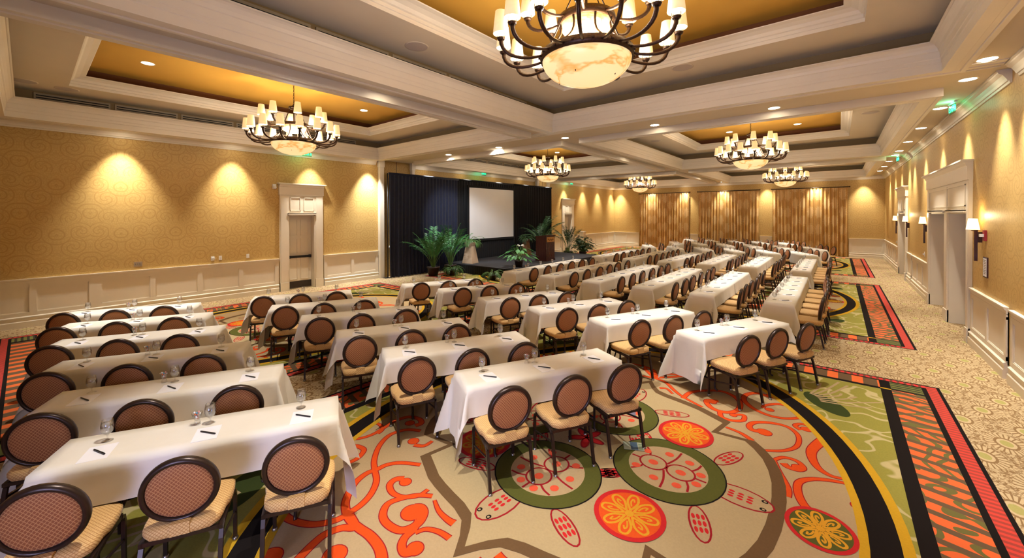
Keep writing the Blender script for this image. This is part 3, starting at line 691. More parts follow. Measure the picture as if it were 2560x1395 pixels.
RY = [3.6, 6.0, 8.25, 9.3, 11.5, 13.85, 16.25, 18.4, 19.6, 21.8, 24.0, 26.4]
for i, y in enumerate(RY):
    downlight(1.53, y, ZC-.002, 'round recessed downlight, %s from the near end, along the right wall' % (ordn+['ninth', 'tenth', 'eleventh', 'twelfth'])[i], 230, 62, 1., (.1, 0))
LY = [1.5, 3.8, 6.0, 8.3]
for i, y in enumerate([1.5, 3.8, 6.0, 8.1, 10.6, 12.8, 15.0, 17.2, 19.3, 21.8, 24.2, 26.4, 28.6]):
    downlight(XL+.42, y, ZC-.002, 'round recessed downlight, %s from the near end, along the left wall' % (ordn+['ninth', 'tenth', 'eleventh', 'twelfth', 'thirteenth'])[i], [300, 270, 270, 560, 460][i] if i < 5 else 230, 66, 1., (-.12, 0), (.9, .95, 1.) if i in (3, 4) else (1., .96, .88))
for i, x in enumerate([-12.9, -10.45, -8.15, -5.8, -3.4, -1.0, 1.05]):
    downlight(x, YF-.42, ZC-.002, 'round recessed downlight, %s from the left, along the curtain wall' % ordn[i], 260, 64, 1., (0, .12))
for j, (y, nm) in enumerate(((9.35, 'near'), (19.5, 'far'))):
    for i, x in enumerate([-10.4, -8.1, -5.72, -3.3, -.98]):
        downlight(x, y, ZC-.002, 'round recessed downlight, %s from the left, beside the %s partition track' % (ordn[i], nm), 260 if j == 0 and i < 2 else 60, 60, .7, ((-.8, 1.1) if i == 0 else (-1.6, 1.9)) if j == 0 and i < 2 else None, (.86, .92, 1.) if j == 0 and i < 2 else (1., .96, .88))
for j, y in enumerate((3.85, 13.9, 24.0)):
    downlight(-5.72, y, ZC-.002, 'round recessed downlight in the beam between the two %s coffers' % ['near', 'middle', 'far'][j], 40, 60, .6)
for i, (x, y, _) in enumerate(CH):
    for k, (dx, dy) in enumerate(((-1, -2.3), (1, -2.3), (-1, 2.3), (1, 2.3))):
        cn = ['near left', 'near right', 'middle left', 'middle right', 'far left', 'far right'][i]
        if (dx > 0) and i in (0, 2, 4): pass
        downlight(x+dx, y+dy, 5.358, 'downlight in gold ceiling of the %s coffer, %s %s corner' % (cn, ['near', 'near', 'far', 'far'][k], ['left', 'right', 'left', 'right'][k]), 300, 58, .6, None, (1., .98, .94))
# in-ceiling speakers
b = MB(); b.disc((0, 0, -.006), .16, M['grille'], 32, flip=True); b.lathe([(.16, -.006), (.175, -.004), (.178, 0)], M['ceilflat'], 32); sp = b.mesh('ceiling_speaker')
for (x, y, l) in ((-4.93, 3.8, 'beside the nearest chandelier'), (-2.1, 7.3, 'behind the nearest chandelier'), (-12.0, .55, 'at the near end of the left coffer'), (-11.9, -.0, 'in the near corner of the left coffer'), (-4.9, 14., 'left of the middle chandelier'), (.6, 13.6, 'right end of the middle coffer'), (-6.75, 5.6, 'right side of the near left coffer')):
    tag(link('ceiling_speaker', sp, None, (x, y, 4.949)), 'round ceiling speaker grille '+l, 'speaker', 'round ceiling speakers')

# ------------------------------------------------------------------ exit signs, sconces, plates
def exit_sign(x, y, rz, label, s=1.):
    t = thing('exit_sign', label, 'exit sign', (x, y, 4.47), rz, 'green exit signs')
    b = MB(); b.box(-.17, .17, -.02, .02, -.035, 0, M['white']); b.build('housing', t)
    b = MB(); b.box(-.15, .15, -.004, .004, -.22, -.035, M['acrylic']); b.build('glass_panel', t)
    for sd in (1, -1):
        cu = bpy.data.curves.new('lettering', 'FONT'); cu.body = 'EXIT'; cu.size = .16; cu.align_x = 'CENTER'; cu.align_y = 'CENTER'; cu.extrude = .001
        cu.materials.append(M['greenglow']); tmp = bpy.data.objects.new('tmp', cu); C.objects.link(tmp)
        bpy.context.view_layer.update(); me = bpy.data.meshes.new_from_object(tmp.evaluated_get(bpy.context.evaluated_depsgraph_get())); bpy.data.objects.remove(tmp)
        o = link('lettering', me, t, (0, -.007*sd, -.13)); o.rotation_euler = (PI/2, 0, 0 if sd > 0 else PI)
    ld = bpy.data.lights.new('exit_glow', 'POINT'); ld.energy = 1.2; ld.color = (.2, 1, .6); ld.shadow_soft_size = .05; link('exit_light', ld, None, (x-.05, y-.06, 4.36))
exit_sign(1.62, 11.0, PI/2+.1, 'green exit sign near the right wall, closest to camera')
exit_sign(1.62, 19.9, PI/2+.1, 'green exit sign near the right wall, farther down the room')
exit_sign(-12.98, 5.7, PI/2, 'green exit sign above the left door behind the chandelier')
exit_sign(-12.98, 13.9, PI/2, 'green exit sign above the black stage drape')
exit_sign(-12.98, 22.0, PI/2, 'green exit sign past the stage on the left')
def sconce(y, label):
    t = thing('wall_sconce', label, 'wall lamp', (XR-.07, y, 2.2), 0, 'bronze sconces on the right wall')
    b = MB(); n = 4
    b.lathe([(.075, -.13), (.05, .06), (.048, .06), (.073, -.13)], M['sconce'], 4, (0, 0, .0), False); o = b.build('lamp_shade', t); o.rotation_euler = (0, 0, PI/4); o.scale = (.8, 1.35, 1); o.location = (-.035, 0, .05)
    b = MB(); b.box(-.02, .02, -.014, .014, -.62, -.04, M['wood']); b.box(.02, .069, -.035, .035, -.3, -.12, M['brown']); b.box(-.05, .02, -.03, .03, -.1, -.085, M['brown']); b.build('stem', t)
    ld = bpy.data.lights.new('sconce_light', 'POINT'); ld.energy = 3.5; ld.color = (1, .76, .42); ld.shadow_soft_size = .05; link('sconce_light', ld, None, (XR-.13, y, 2.36))
sconce(10.5, 'sconce lamp beside the near edge of the double doorway'); sconce(15.9, 'sconce lamp past the far edge of the double doorway')
sconce(19.65, 'sconce lamp before the farther right doorway'); sconce(22.95, 'sconce lamp beyond the farther right doorway')
def plate(W, u, z, w_, h_, label, cat='wall plate', name='wall_plate', kind='outlet', mt=None):
    b = MB(); b.box(-w_/2+u, u+w_/2, 0, .008, z-h_/2, z+h_/2, mt or M['white'], W)
    if kind == 'outlet':
        for dz in (-h_*.2, h_*.2): b.box(u-.008, u-.003, .008, .01, z+dz-.006, z+dz+.006, M['black'], W); b.box(u+.003, u+.008, .008, .01, z+dz-.006, z+dz+.006, M['black'], W)
    if kind == 'switch': b.box(u-.008, u+.008, .008, .016, z-.02, z+.02, M['white'], W)
    if kind == 'wide':
        for k in range(3): b.box(u-w_*.3+k*w_*.25-.01, u-w_*.3+k*w_*.25+.01, .008, .014, z-.01, z+.02, M['steel'], W)
    if kind == 'key': b.box(u-.02, u+.05, .008, .04, z-.02, z+.02, M['white'], W)
    tag(b.build(name), label, cat); return b
plate(WL, 1.78, 1.18, .16, .12, 'wide steel microphone jack plate above left wainscot', 'wall plate', 'jack_plate', 'wide', M['ventframe'])
plate(WL, 3.32, 1.19, .08, .12, 'white plug-in plate above left wainscot, left of a pair', 'wall plate', 'wall_plate', 'key')
plate(WL, 3.50, 1.19, .075, .12, 'white switch plate above left wainscot, right of a pair', 'switch', 'light_switch', 'switch')
plate(WL, 4.18, 1.19, .075, .12, 'white switch plate nearest the left door', 'switch', 'light_switch', 'switch')
plate(WL, 2.38, .5, .075, .12, 'white power outlet on left wainscot panel', 'outlet', 'power_outlet')
plate(WL, 3.0, .5, .075, .12, 'blank white plate on left wainscot panel beside outlet', 'wall plate', 'wall_plate', 'switch')
plate(WR, 9.55, .52, .075, .12, 'white outlet on nearest right wainscot, left of a pair', 'outlet', 'power_outlet')
plate(WR, 9.38, .52, .075, .12, 'white outlet on nearest right wainscot, right of a pair', 'outlet', 'power_outlet')
plate(WR, 16.6, .52, .075, .12, 'white outlet on right wainscot past the double doorway', 'outlet', 'power_outlet')
plate(WR, 16.4, 1.24, .1, .14, 'small white control plate above right rail past double doorway', 'wall plate', 'wall_plate', 'key')
plate(WR, 23.4, 1.2, .1, .12, 'small white plate above right rail beyond the farther doorway', 'wall plate', 'wall_plate', 'key')
b = MB(); b.lathe([(0, 0), (.07, 0), (.07, .02), (.055, .03), (0, .03)], M['white'], 20); b.lathe([(.03, .031), (.045, .031), (.045, .033), (.03, .033)], M['black'], 16)
o = b.build('round_wall_speaker', None, (XL, 9.05, 1.14)); o.rotation_euler = (0, PI/2, 0); tag(o, 'small round white and black wall fixture left of the black drape', 'wall fixture')
b = MB(); b.box(0, .05, -.05, .05, -.07, .07, M['white']); b.lathe([(0, -.06), (.045, -.05), (.045, -.01), (0, .0)], M['white'], 14, (.09, 0, 0)); tag(b.build('motion_sensor', None, (XL, 4.9, 3.28)), 'white motion sensor up beside the left door head', 'sensor')
t = thing('fire_alarm', 'red fire alarm strobe by the nearest sconce', 'fire alarm', (XR, 10.25, 2.03)); b = MB(); b.box(-.03, 0, -.055, .055, -.09, .09, M['red']); b.build('housing', t); b = MB(); b.box(-.075, -.03, -.03, .03, -.025, .025, M['white']); b.build('strobe', t)
t = thing('wall_notice', 'small framed white notice on right wall below fire alarm', 'sign', (XR, 10.22, 1.5)); b = MB(); b.box(-.018, 0, -.12, .12, -.17, .17, M['wood']); b.build('frame', t)
b = MB(); b.box(-.02, -.018, -.1, .1, -.15, .15, M['paper'])
for k in range(9): b.box(-.021, -.02, -.08+.01*(k % 2), .08-.02*(k % 3), .115-.028*k, .122-.028*k, M['pot'])
b.build('notice_sheet', t)

# ------------------------------------------------------------------ curtains on the far wall
def pleats(b, x0, x1, z0, z1, m, amp=.05, per=.16, nz=6, T=None, flare=0., seed=1, top=.4):
    rnd = random.Random(seed); n = int((x1-x0)/per*8); vs = []; ph = [rnd.uniform(-.6, .6) for _ in range(n//8+2)]
    for j in range(nz+1):
        z = z0+(z1-z0)*j/nz; k = (1-j/nz); am = amp*(top+(1-top)*k)
        for i in range(n+1):
            u = x0+(x1-x0)*i/n; a = 2*PI*i/8+ph[i//8]*.8*k
            d = am*(sin(a)+.35*sin(a*.37+seed)+.2*k*sin(a*2.3)); d += flare*max(0, (k-.8))*1.
            vs.append(T(u, d, z) if T else (u, d, z))
    fs = [(j*(n+1)+i, j*(n+1)+i+1, (j+1)*(n+1)+i+1, (j+1)*(n+1)+i) for j in range(nz) for i in range(n)]
    b.add(vs, fs, m, True)
for (x0, x1, nm, sd) in ((-11.35, -7.92, 'leftmost', 3), (-7.3, -3.83, 'middle', 5), (-3.1, .4, 'rightmost', 8)):
    t = thing('curtain', 'gold damask pleated curtain to the floor on far wall, %s of three' % nm, 'curtain', (0, YF-.13, 0), 0, 'gold curtains on the far wall')
    for (a, e, q) in ((x0, (x0+x1)/2+.03, 1), ((x0+x1)/2-.03, x1, 2)):
        b = MB(); pleats(b, a, e, .02, 3.86, M['curtain'], .07, .17, 10, None, 0, sd+q); b.build('curtain_panel', t)
    t = thing('curtain_rod', 'dark iron curtain rod above the %s gold curtain' % nm, 'curtain rod', (0, YF-.13, 3.9), 0, 'iron rods above the gold curtains')
    b = MB(); b.tube([(x0-.06, 0, 0), (x1+.06, 0, 0)], .02, M['rod'], 10); b.build('rod', t)
    for s, x in ((-1, x0-.06), (1, x1+.06)):
        b = MB(); b.lathe([(0, -.04), (.03, -.02), (.038, 0), (.03, .02), (0, .04)], M['rod'], 12); o = b.build('finial', t, (x, 0, 0)); o.rotation_euler = (0, PI/2, 0)
        b = MB(); b.box(x-s*.1-.012, x-s*.1+.012, 0, .13, -.015, .015, M['rod']); b.build('bracket', t)

# ------------------------------------------------------------------ stage, drape, screen, lectern
XD = XL+.42
DW = lambda u, d, z: (XD+d, u, z)
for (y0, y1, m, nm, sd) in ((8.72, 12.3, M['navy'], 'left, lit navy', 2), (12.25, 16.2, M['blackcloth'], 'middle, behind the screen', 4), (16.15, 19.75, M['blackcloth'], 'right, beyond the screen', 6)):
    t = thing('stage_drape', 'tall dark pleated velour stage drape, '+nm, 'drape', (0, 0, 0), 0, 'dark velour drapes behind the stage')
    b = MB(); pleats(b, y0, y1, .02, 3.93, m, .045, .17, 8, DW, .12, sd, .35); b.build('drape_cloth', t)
    b = MB(); b.tube([DW(y0, 0, 3.95), DW(y1, 0, 3.95)], .045, m, 10, rs=None); b.build('top_hem', t)
    for y in (y0+.02, y1-.02):
        b = MB(); b.tube([DW(y, -.12, .0), DW(y, -.12, 3.97)], .02, M['black'], 8); b.box(XD-.3, XD-.05, y-.14, y+.14, 0, .01, M['black']); b.build('upright', t)
t = thing('projection_screen', 'large white projection screen in black border on the stage drape', 'screen', (XD+.22, 0, 0))
sy0, sy1, sz0, sz1 = 12.72, 15.9, 1.28, 3.62
b = MB(); b.box(-.01, .01, sy0, sy1, sz0, sz1, M['screen']); b.build('screen_surface', t)
b = MB()
for (a, e, c, d) in ((sy0-.1, sy0, sz0-.1, sz1+.1), (sy1, sy1+.1, sz0-.1, sz1+.1), (sy0, sy1, sz1, sz1+.1), (sy0, sy1, sz0-.1, sz0)): b.box(-.03, .03, a, e, c, d, M['blackcloth'])
b.build('border', t)
for y in (sy0-.05, sy1+.05): b = MB(); b.box(-.03, .03, y-.03, y+.03, .36, sz0-.1, M['blackcloth']); b.build('leg', t)
b = MB(); pleats(b, sy0-.1, sy1+.1, .38, sz0-.1, M['blackcloth'], .012, .14, 4, lambda u, d, z: (d-.045, u, z), 0, 3); b.build('skirt', t)
SX0, SX1, SY0, SY1, SH = XD+.12, -9.15, 11.45, 18.4, .36
t = thing('stage', 'low stage platform with dark grey top and black skirt', 'stage')
b = MB(); b.box(SX0, SX1, SY0, SY1, SH-.06, SH, M['stage']); b.build('deck', t)
b = MB(); pleats(b, SX0, SX1, .012, SH-.03, M['blackcloth'], .012, .12, 3, lambda u, d, z: (u, SY0-.03-d, z), 0, 4)
pleats(b, SY0, SY1, .012, SH-.03, M['blackcloth'], .012, .12, 3, lambda u, d, z: (SX1+.03+d, u, z), 0, 5); b.build('skirt', t)
b = MB()
for x in (SX0+.2, (SX0+SX1)/2, SX1-.2):
    for y in (SY0+.2, (SY0+SY1)/2, SY1-.2): b.box(x-.04, x+.04, y-.04, y+.04, 0, SH-.06, M['black'])
b.build('support_frame', t)
# lectern
t = thing('lectern', 'dark mahogany lectern with gold name plaque on the stage', 'lectern', (-10.05, 14.75, SH))
b = MB(); b.box(-.27, .27, -.34, .34, .08, 1.08, M['wood']); b.build('body', t)
b = MB(); b.box(-.29, .29, -.36, .36, 0, .08, M['wood']); b.build('base', t)
b = MB(); b.add([(x, y, z) for (x, z) in ((-.3, 1.03), (.3, 1.08), (.3, 1.13), (-.3, 1.08)) for y in (-.37, .37)], [(0, 1, 3, 2), (2, 3, 5, 4), (4, 5, 7, 6), (6, 7, 1, 0), (0, 2, 4, 6), (1, 7, 5, 3)], M['wood']); b.build('desk_top', t)
b = MB(); b.box(.27, .285, -.29, .29, .83, 1.04, simple('brass_plaque', srgb(196, 140, 72), .35, .5)); pl = b.build('plaque', t)
b = MB(); rr = random.Random(3)
q = [(.287, -.22+.44*i/24, .93+.035*sin(i*1.9)+.02*sin(i*.7)) for i in range(25)]
b.tube(q, .005, M['wood'], 4); b.tube([(.287, -.15, .885), (.287, .17, .89)], .003, M['wood'], 4); b.build('script_lettering', pl)
# sand-coloured woven pedestals
def pedestal(x, y, z, hgt, wb, wt, m, label, rz=0):
    b = MB(); P = [(wb, 0), (wt*.8, hgt*.8), (wt, hgt), (wt*.85, hgt), (wt*.7, hgt-.06)]
    b.lathe([(w_/2*1.414, zz) for w_, zz in P], m, 4, smooth=False); b.disc((0, 0, hgt-.05), wt*.5, M['soil'], 4)
    o = b.build('woven_pedestal', None, (x, y, z), rz+PI/4); return tag(o, label, 'pedestal planter')
pedestal(-11.95, 11.95, SH, .88, .5, .36, M['wicker'], 'tapering pale woven pedestal planter at stage corner', .2)
pedestal(-12.1, 16.05, SH, .8, .42, .3, M['wickerbrown'], 'tapering brown woven pedestal planter behind the lectern', .1)

# ------------------------------------------------------------------ plants
def frond(b, base, az, length, lift, droop, nl, leaf, m, ms, wl=.018, rnd=random):
    pts = []; v = Vector(base); el = lift; st = length/9; stem = []
    for i in range(10):
        stem.append(v.copy()); v = v+Vector((cos(az)*cos(el), sin(az)*cos(el), sin(el)))*st; el -= droop/9*(1+.12*i)
    b.tube(stem, .005, ms, 4, rs=[.007*(1-.8*i/9)+.001 for i in range(10)])
    P = cat([tuple(p) for p in stem], 4); N = len(P)
    for k in range(nl):
        f = .3+.7*k/nl; i = min(int(f*(N-1)), N-2); p = Vector(P[i]); d = (Vector(P[i+1])-p).normalized()
        side = d.cross(Vector((0, 0, 1))).normalized(); L = leaf*sin(PI*min(1, .15+.85*(1-(f-.3)/.7*.8)))*rnd.uniform(.8, 1.1)
        for s in (-1, 1):
            dr = (side*s*.85+d*.6+Vector((0, 0, -.25+rnd.uniform(-.15, .15)))).normalized(); up = dr.cross(d).normalized()*wl/2; tip = p+dr*L; mid = p+dr*L*.45
            wv = d*wl/2; b.add([p, mid-wv, tip, mid+wv], [(0, 1, 2, 3)], m)
def pot(t, r, h_, m=None):
    b = MB(); m = m or M['pot']; b.lathe([(0, 0), (r*.72, 0), (r*.95, h_*.85), (r*1.05, h_*.88), (r*1.05, h_), (r*.93, h_), (r*.9, h_*.9), (0, h_*.9)], m, 20); b.build('pot', t)
def palm(x, y, z, H, n, spread, label, seed, ph=.36, pr_=.24, m=None, leaf=.22, potm=None, lean=None):
    t = thing('potted_palm', label, 'potted plant', (x, y, z)); rnd = random.Random(seed); pot(t, pr_, ph, potm)
    b = MB(); m = m or M['leaf']
    for k in range(n):
        az = 2.4*k+rnd.uniform(-.3, .3); L = H*rnd.uniform(.72, 1.12); lf = rnd.uniform(1.38, 1.56) if k % 3 else rnd.uniform(1.15, 1.35)
        frond(b, (.05*cos(az), .05*sin(az), ph*.88), az, L, lf, rnd.uniform(.3, 1.3)*spread, 30, leaf, m, M['stem'], .028, rnd)
    b.build('foliage', t); return t
def fern(x, y, z, R, n, label, seed, pr_=.16, ph=.22, m=None, haspot=True, name='potted_fern', up=.9):
    t = thing(name, label, 'potted plant' if haspot else 'plant', (x, y, z)); rnd = random.Random(seed)
    if haspot: pot(t, pr_, ph)
    b = MB()
    for k in range(n):
        az = 2.4*k+rnd.uniform(-.4, .4)
        frond(b, (0, 0, ph*.85 if haspot else 0), az, R*rnd.uniform(.75, 1.15), rnd.uniform(.3, 1.0)*up+.25, rnd.uniform(1.3, 2.2), 16, R*.17, m or M['fern'], M['stem'], .022, rnd)
    b.build('foliage', t) if haspot else None
    if not haspot: b.build('fronds', t)
    return t
palm(-12.25, 10.2, 0, 1.62, 26, .85, 'tall green palm in dark pot, left of the pair by the stage', 11)
palm(-12.2, 11.05, 0, 1.75, 18, .7, 'tall sparse green palm in dark pot, right of pair by stage', 12, leaf=.2)
fern(-11.75, 10.75, 0, .6, 24, 'low spreading fern at the foot of the stage palms', 21, .2, .24)
fern(-11.95, 11.95, SH+.84, .68, 30, 'green fern spilling from the pale woven pedestal', 22, haspot=False, name='fern')
fern(-12.1, 16.05, SH+.76, .5, 26, 'dark fern on the brown woven pedestal', 23, haspot=False, name='fern', m=M['leafdark'])
fern(-9.75, 10.9, 0, .55, 22, 'low fern on the carpet at the stage front corner', 24, .15, .2)
palm(-11.3, 16.2, SH, 1.7, 20, 1.1, 'dark palm standing behind the lectern', 13, m=M['leafdark'])
palm(-11.6, 19.25, 0, 1.75, 16, 1., 'palm on the carpet right of the lectern before far door', 14, m=M['leafdark'], leaf=.2)
fern(-11.2, 18.9, 0, .5, 22, 'small fern in dark pot at the right end of stage', 25, .18, .3)
fern(-9.15, 18.75, 0, .55, 22, 'bushy low fern beside the straight rows past the stage', 26, .16, .2)
def broad(x, y, z, R, n, label, seed, ph, pr_, m, flowers=0, name='potted_plant', long=False, hgt=.4):
    t = thing(name, label, 'potted plant', (x, y, z)); rnd = random.Random(seed); pot(t, pr_, ph); b = MB(); fb = MB()
    for k in range(n):
        az = 2.4*k; el = rnd.uniform(.25, 1.35); L = R*rnd.uniform(.6, 1.05); bs = Vector((0, 0, ph*.9))
        d = Vector((cos(az)*cos(el), sin(az)*cos(el), sin(el))); p = bs+d*L+Vector((0, 0, hgt*rnd.uniform(.0, .4) if not long else 0))
        b.tube([bs, bs+d*L*.5+Vector((0, 0, .05)), p], .005, M['stem'], 4)
        side = d.cross(Vector((0, 0, 1))).normalized(); ln = (.3 if long else .22)*rnd.uniform(.8, 1.2); wd = ln*(.26 if long else .4)
        dd = (Vector((cos(az), sin(az), -.5 if long else -.35+rnd.uniform(-.3, .3)))).normalized(); mid = p+dd*ln*.45
        b.add([p, mid-side*wd+Vector((0, 0, .01)), mid+Vector((0, 0, -.015)), mid+side*wd+Vector((0, 0, .01)), p+dd*ln], [(0, 1, 2), (0, 2, 3), (1, 4, 2), (2, 4, 3)], m, True)
    b.build('foliage', t)
    for k in range(flowers):
        az = -.9+.5*k; p = Vector((R*.45*cos(az), R*.45*sin(az), ph+R*.95)); fb = MB()
        for j in range(14):
            q = p+Vector((rnd.uniform(-.05, .05), rnd.uniform(-.05, .05), rnd.uniform(-.035, .035))); a2 = rnd.uniform(0, 6.3); fb.add([q, q+Vector((.03*cos(a2), .03*sin(a2), .012)), q+Vector((.03*cos(a2+.9), .03*sin(a2+.9), .02)), q+Vector((.028*cos(a2+1.7), .028*sin(a2+1.7), .0))], [(0, 1, 2, 3)], M['petal'])
        fb.tube([p-Vector((0, 0, .25)), p], .005, M['stem'], 4); fb.build('flower_head', t)
    return t
broad(-9.55, 12.2, SH, .62, 46, 'peace lily with arching leaves in dark pot on the stage', 31, .26, .17, M['leaf'], 2, 'potted_peace_lily', True)
broad(-10.5, 18.95, 0, .62, 150, 'bushy hydrangea with white blooms in dark pot beyond lectern', 32, .42, .2, M['leafdark'], 3, 'potted_hydrangea', hgt=.7)
# small white stand by far left wall
t = thing('side_stand', 'slim white stand against the left wall past the far door', 'stand', (XL+.26, 23.75, 0)); b = MB(); b.box(-.14, .14, -.15, .15, .03, 1.22, M['cream']); b.build('body', t); b = MB(); b.box(-.17, .17, -.18, .18, 1.22, 1.25, M['white']); b.build('top', t); b = MB(); b.box(-.16, .16, -.17, .17, 0, .03, M['cream']); b.build('base', t)

# ------------------------------------------------------------------ chair
def make_chair():
    root = link('banquet_chair', None)
    b = MB(); z0, z1 = .395, .475; n = 28; vs = []; prof = [(-.035, .0), (-.008, .01), (0, .03), (0, .06), (-.012, .074), (-.05, .083), (-.12, .088)]
    def outline_seat(t):
        c, s = cos(t), sin(t); e = 5.5; r = (abs(c)**e+abs(s)**e)**(-1/e); x = .225*c*r; y = .225*s*r
        if y < 0: x *= .93
        return x, y+.01
    for (i_, z) in prof:
        for k in range(n):
            x, y = outline_seat(2*PI*k/n); L = math.hypot(x, y); f = (L+i_)/L; vs.append((x*f, y*f, z0+z))
    m_ = len(prof); fs = [(i*n+k, i*n+(k+1) % n, (i+1)*n+(k+1) % n, (i+1)*n+k) for i in range(m_-1) for k in range(n)]+[tuple(range(n))[::-1], tuple((m_-1)*n+k for k in range(n))]
    b.add(vs, fs, M['seat'], True); b.build('seat', root)
    # oval back: local frame tilted
    tl = math.radians(9); cz, cy = .682, -.19
    def B(x, v, d): return (x, cy-v*sin(tl)-d*cos(tl), cz+v*cos(tl)-d*sin(tl))      # d>0 to the rear
    b = MB(); n = 36; vs = []; lv = [(0, .030), (.5, .028), (.8, .024), (.95, .016), (1, .004), (1, -.004), (.95, -.022), (.8, -.034), (.5, -.04), (0, -.042)]
    RX, RZ = .178, .186
    for f, d in lv[1:-1]: vs += [B(RX*f*cos(2*PI*k/n), RZ*f*sin(2*PI*k/n), d) for k in range(n)]
    L_ = len(lv)-2; fs = [(i*n+k, (i+1)*n+k, (i+1)*n+(k+1) % n, i*n+(k+1) % n) for i in range(L_-1) for k in range(n)]
    vs += [B(0, 0, lv[0][1]), B(0, 0, lv[-1][1])]; c0 = L_*n
    fs += [(c0, k, (k+1) % n) for k in range(n)]+[(c0+1, (L_-1)*n+(k+1) % n, (L_-1)*n+k) for k in range(n)]
    b.add(vs, fs, M['back'], True); b.build('backrest', root)
    b = MB(); sec = [(-.012, -.022), (.004, -.026), (.016, -.016), (.018, 0), (.016, .016), (.004, .026), (-.012, .022), (-.014, 0)]; ns = len(sec); N = 40; vs = []
    for k in range(N):
        a = 2*PI*k/N; vs += [B((RX+.012+r)*cos(a), (RZ+.012+r)*sin(a), d) for r, d in sec]
    b.add(vs, [(k*ns+j, k*ns+(j+1) % ns, ((k+1) % N)*ns+(j+1) % ns, ((k+1) % N)*ns+j) for k in range(N) for j in range(ns)], M['bronze'], True)
    b.build('back_frame', root); b = MB(); b.box(-.05, .05, -.219, -.15, .41, .485, M['seat']); b.build('back_bracket', root)
    b = MB(); b.box(-.2, .2, .17, .19, .37, .395, M['bronze']); b.box(-.2, .2, -.19, -.17, .37, .395, M['bronze'])
    for s in (-1, 1): b.box(s*.2-.012, s*.2+.012, -.19, .19, .368, .395, M['bronze'])
    b.build('seat_frame', root)
    for s in (-1, 1):
        b = MB(); b.tube([(s*.205, .215, .0), (s*.205, .215, .33), (s*.205, .205, .365), (s*.205, .17, .38)], .0165, M['bronze'], 4); b.lathe([(.02, 0), (.02, .015), (.012, .02)], M['steel'], 8, (s*.205, .215, 0)); b.build('leg', root)
        b = MB(); b.tube([(s*.205, -.235, 0), (s*.205, -.175, .30), (s*.205, -.16, .345), (s*.205, -.12, .378), (s*.205, -.05, .383)], .0175, M['bronze'], 4); b.lathe([(.02, 0), (.02, .015), (.012, .02)], M['steel'], 8, (s*.205, -.233, 0)); b.build('leg', root)
        b = MB(); b.tube([(s*.205, .213, .2), (s*.205, -.17, .28)], .009, M['bronze'], 5); b.build('stretcher', root)
    return root
CHAIR = make_chair(); chair_used = [False]
def put_chair(x, y, rz, label, group):
    if chair_used[0]: o = copy_tree(CHAIR)
    else: o = CHAIR; chair_used[0] = True
    o.location = (x, y, .004); o.rotation_euler = (0, 0, rz); tag(o, label, 'chair', group); return o

# ------------------------------------------------------------------ tables, cloths, place settings
TW, TH = .445, .745
def make_table(L):
    root = link('banquet_table', None)
    b = MB(); b.box(-L/2+.01, L/2-.01, -TW/2+.008, TW/2-.008, TH-.03, TH, M['wickerbrown']); b.build('tabletop', root)
    for s in (-1, 1):
        x = s*(L/2-.3); b = MB()
        b.tube([(x, -.15, TH-.03), (x, -.15, .02), (x, -.19, .0)], .014, M['bronze'], 6); b.tube([(x, .15, TH-.03), (x, .15, .02), (x, .19, .0)], .014, M['bronze'], 6)
        b.tube([(x, -.15, .12), (x, .15, .12)], .012, M['bronze'], 6); b.tube([(x, 0, .12), (x-s*.25, 0, TH-.03)], .01, M['bronze'], 6); b.build('leg', root)
    return root
def make_cloth(L, e0, e1, seed, near=.27, side=.44):
    """sheet draped over a table L long; e0/e1 overhang at the two ends, soft folds at the corners"""
    rnd = random.Random(seed); hw = TW/2+.006; hl = L/2+.004; zt = TH+.006
    def axis(h, a, c, nin, dn):
        out = [-h-a+a*i/dn for i in range(dn)] if a > .03 else [-h-a*.5]
        out += [-h+2*h*i/nin for i in range(nin+1)]
        out += [h+c*(i+1)/dn for i in range(dn)] if c > .03 else [h+c*.5]
        return out
    S = axis(hl, e0, e1, 26, 9); Tt = axis(hw, near, side, 5, 7); vs = []
    ph = [rnd.uniform(0, 6) for _ in range(6)]
    def edge(d):        # rounded drop
        return (d if d < 0 else (.012*(1-math.exp(-d/.012)))), max(0, d-.006)
    for s in S:
        for t in Tt:
            ds = abs(s)-hl; dt = abs(t)-hw; ss = 1 if s > 0 else -1; ts = 1 if t > 0 else -1
            sc, tc = max(-hl, min(hl, s)), max(-hw, min(hw, t))
            if ds <= 0 and dt <= 0: vs.append((s, t, zt+.0015*sin(s*5+ph[0])*sin(t*9))); continue
            if ds > 0 and dt > 0:
                r = math.hypot(ds, dt); a = math.atan2(dt, ds); k = sin(2*a)**2
                ho = r*(.10+.24*k)+.008; z = zt-math.sqrt(max(0, r*r-ho*ho))
                wv = .018*sin(6*a+ph[1]+ss)*min(1, r/.3)
                aa = a+wv*2; vs.append((sc+ss*cos(aa)*ho, tc+ts*sin(aa)*ho, z)); continue
            if ds > 0:
                k = min(1, ds/.35); ho = .01+ds*.1+k*.014*sin(t*22+ph[2])+k*.01*sin(t*11+ph[3]*2); vs.append((sc+ss*ho, t*(1+k*.04), zt-ds*.985))
            else:
                k = min(1, dt/.3); ho = .009+dt*.075+k*.008*sin(s*7+ph[4]+ts)+k*.005*sin(s*17+ph[5]); vs.append((s+ (0), tc+ts*ho, zt-dt*(.99+.03*sin(s*2.3+ph[2]))))
    m = len(Tt); fs = [(i*m+j, (i+1)*m+j, (i+1)*m+j+1, i*m+j+1) for i in range(len(S)-1) for j in range(m-1)]
    b = MB(); b.add(vs, fs, M['linen'], True); return b.mesh('tablecloth')
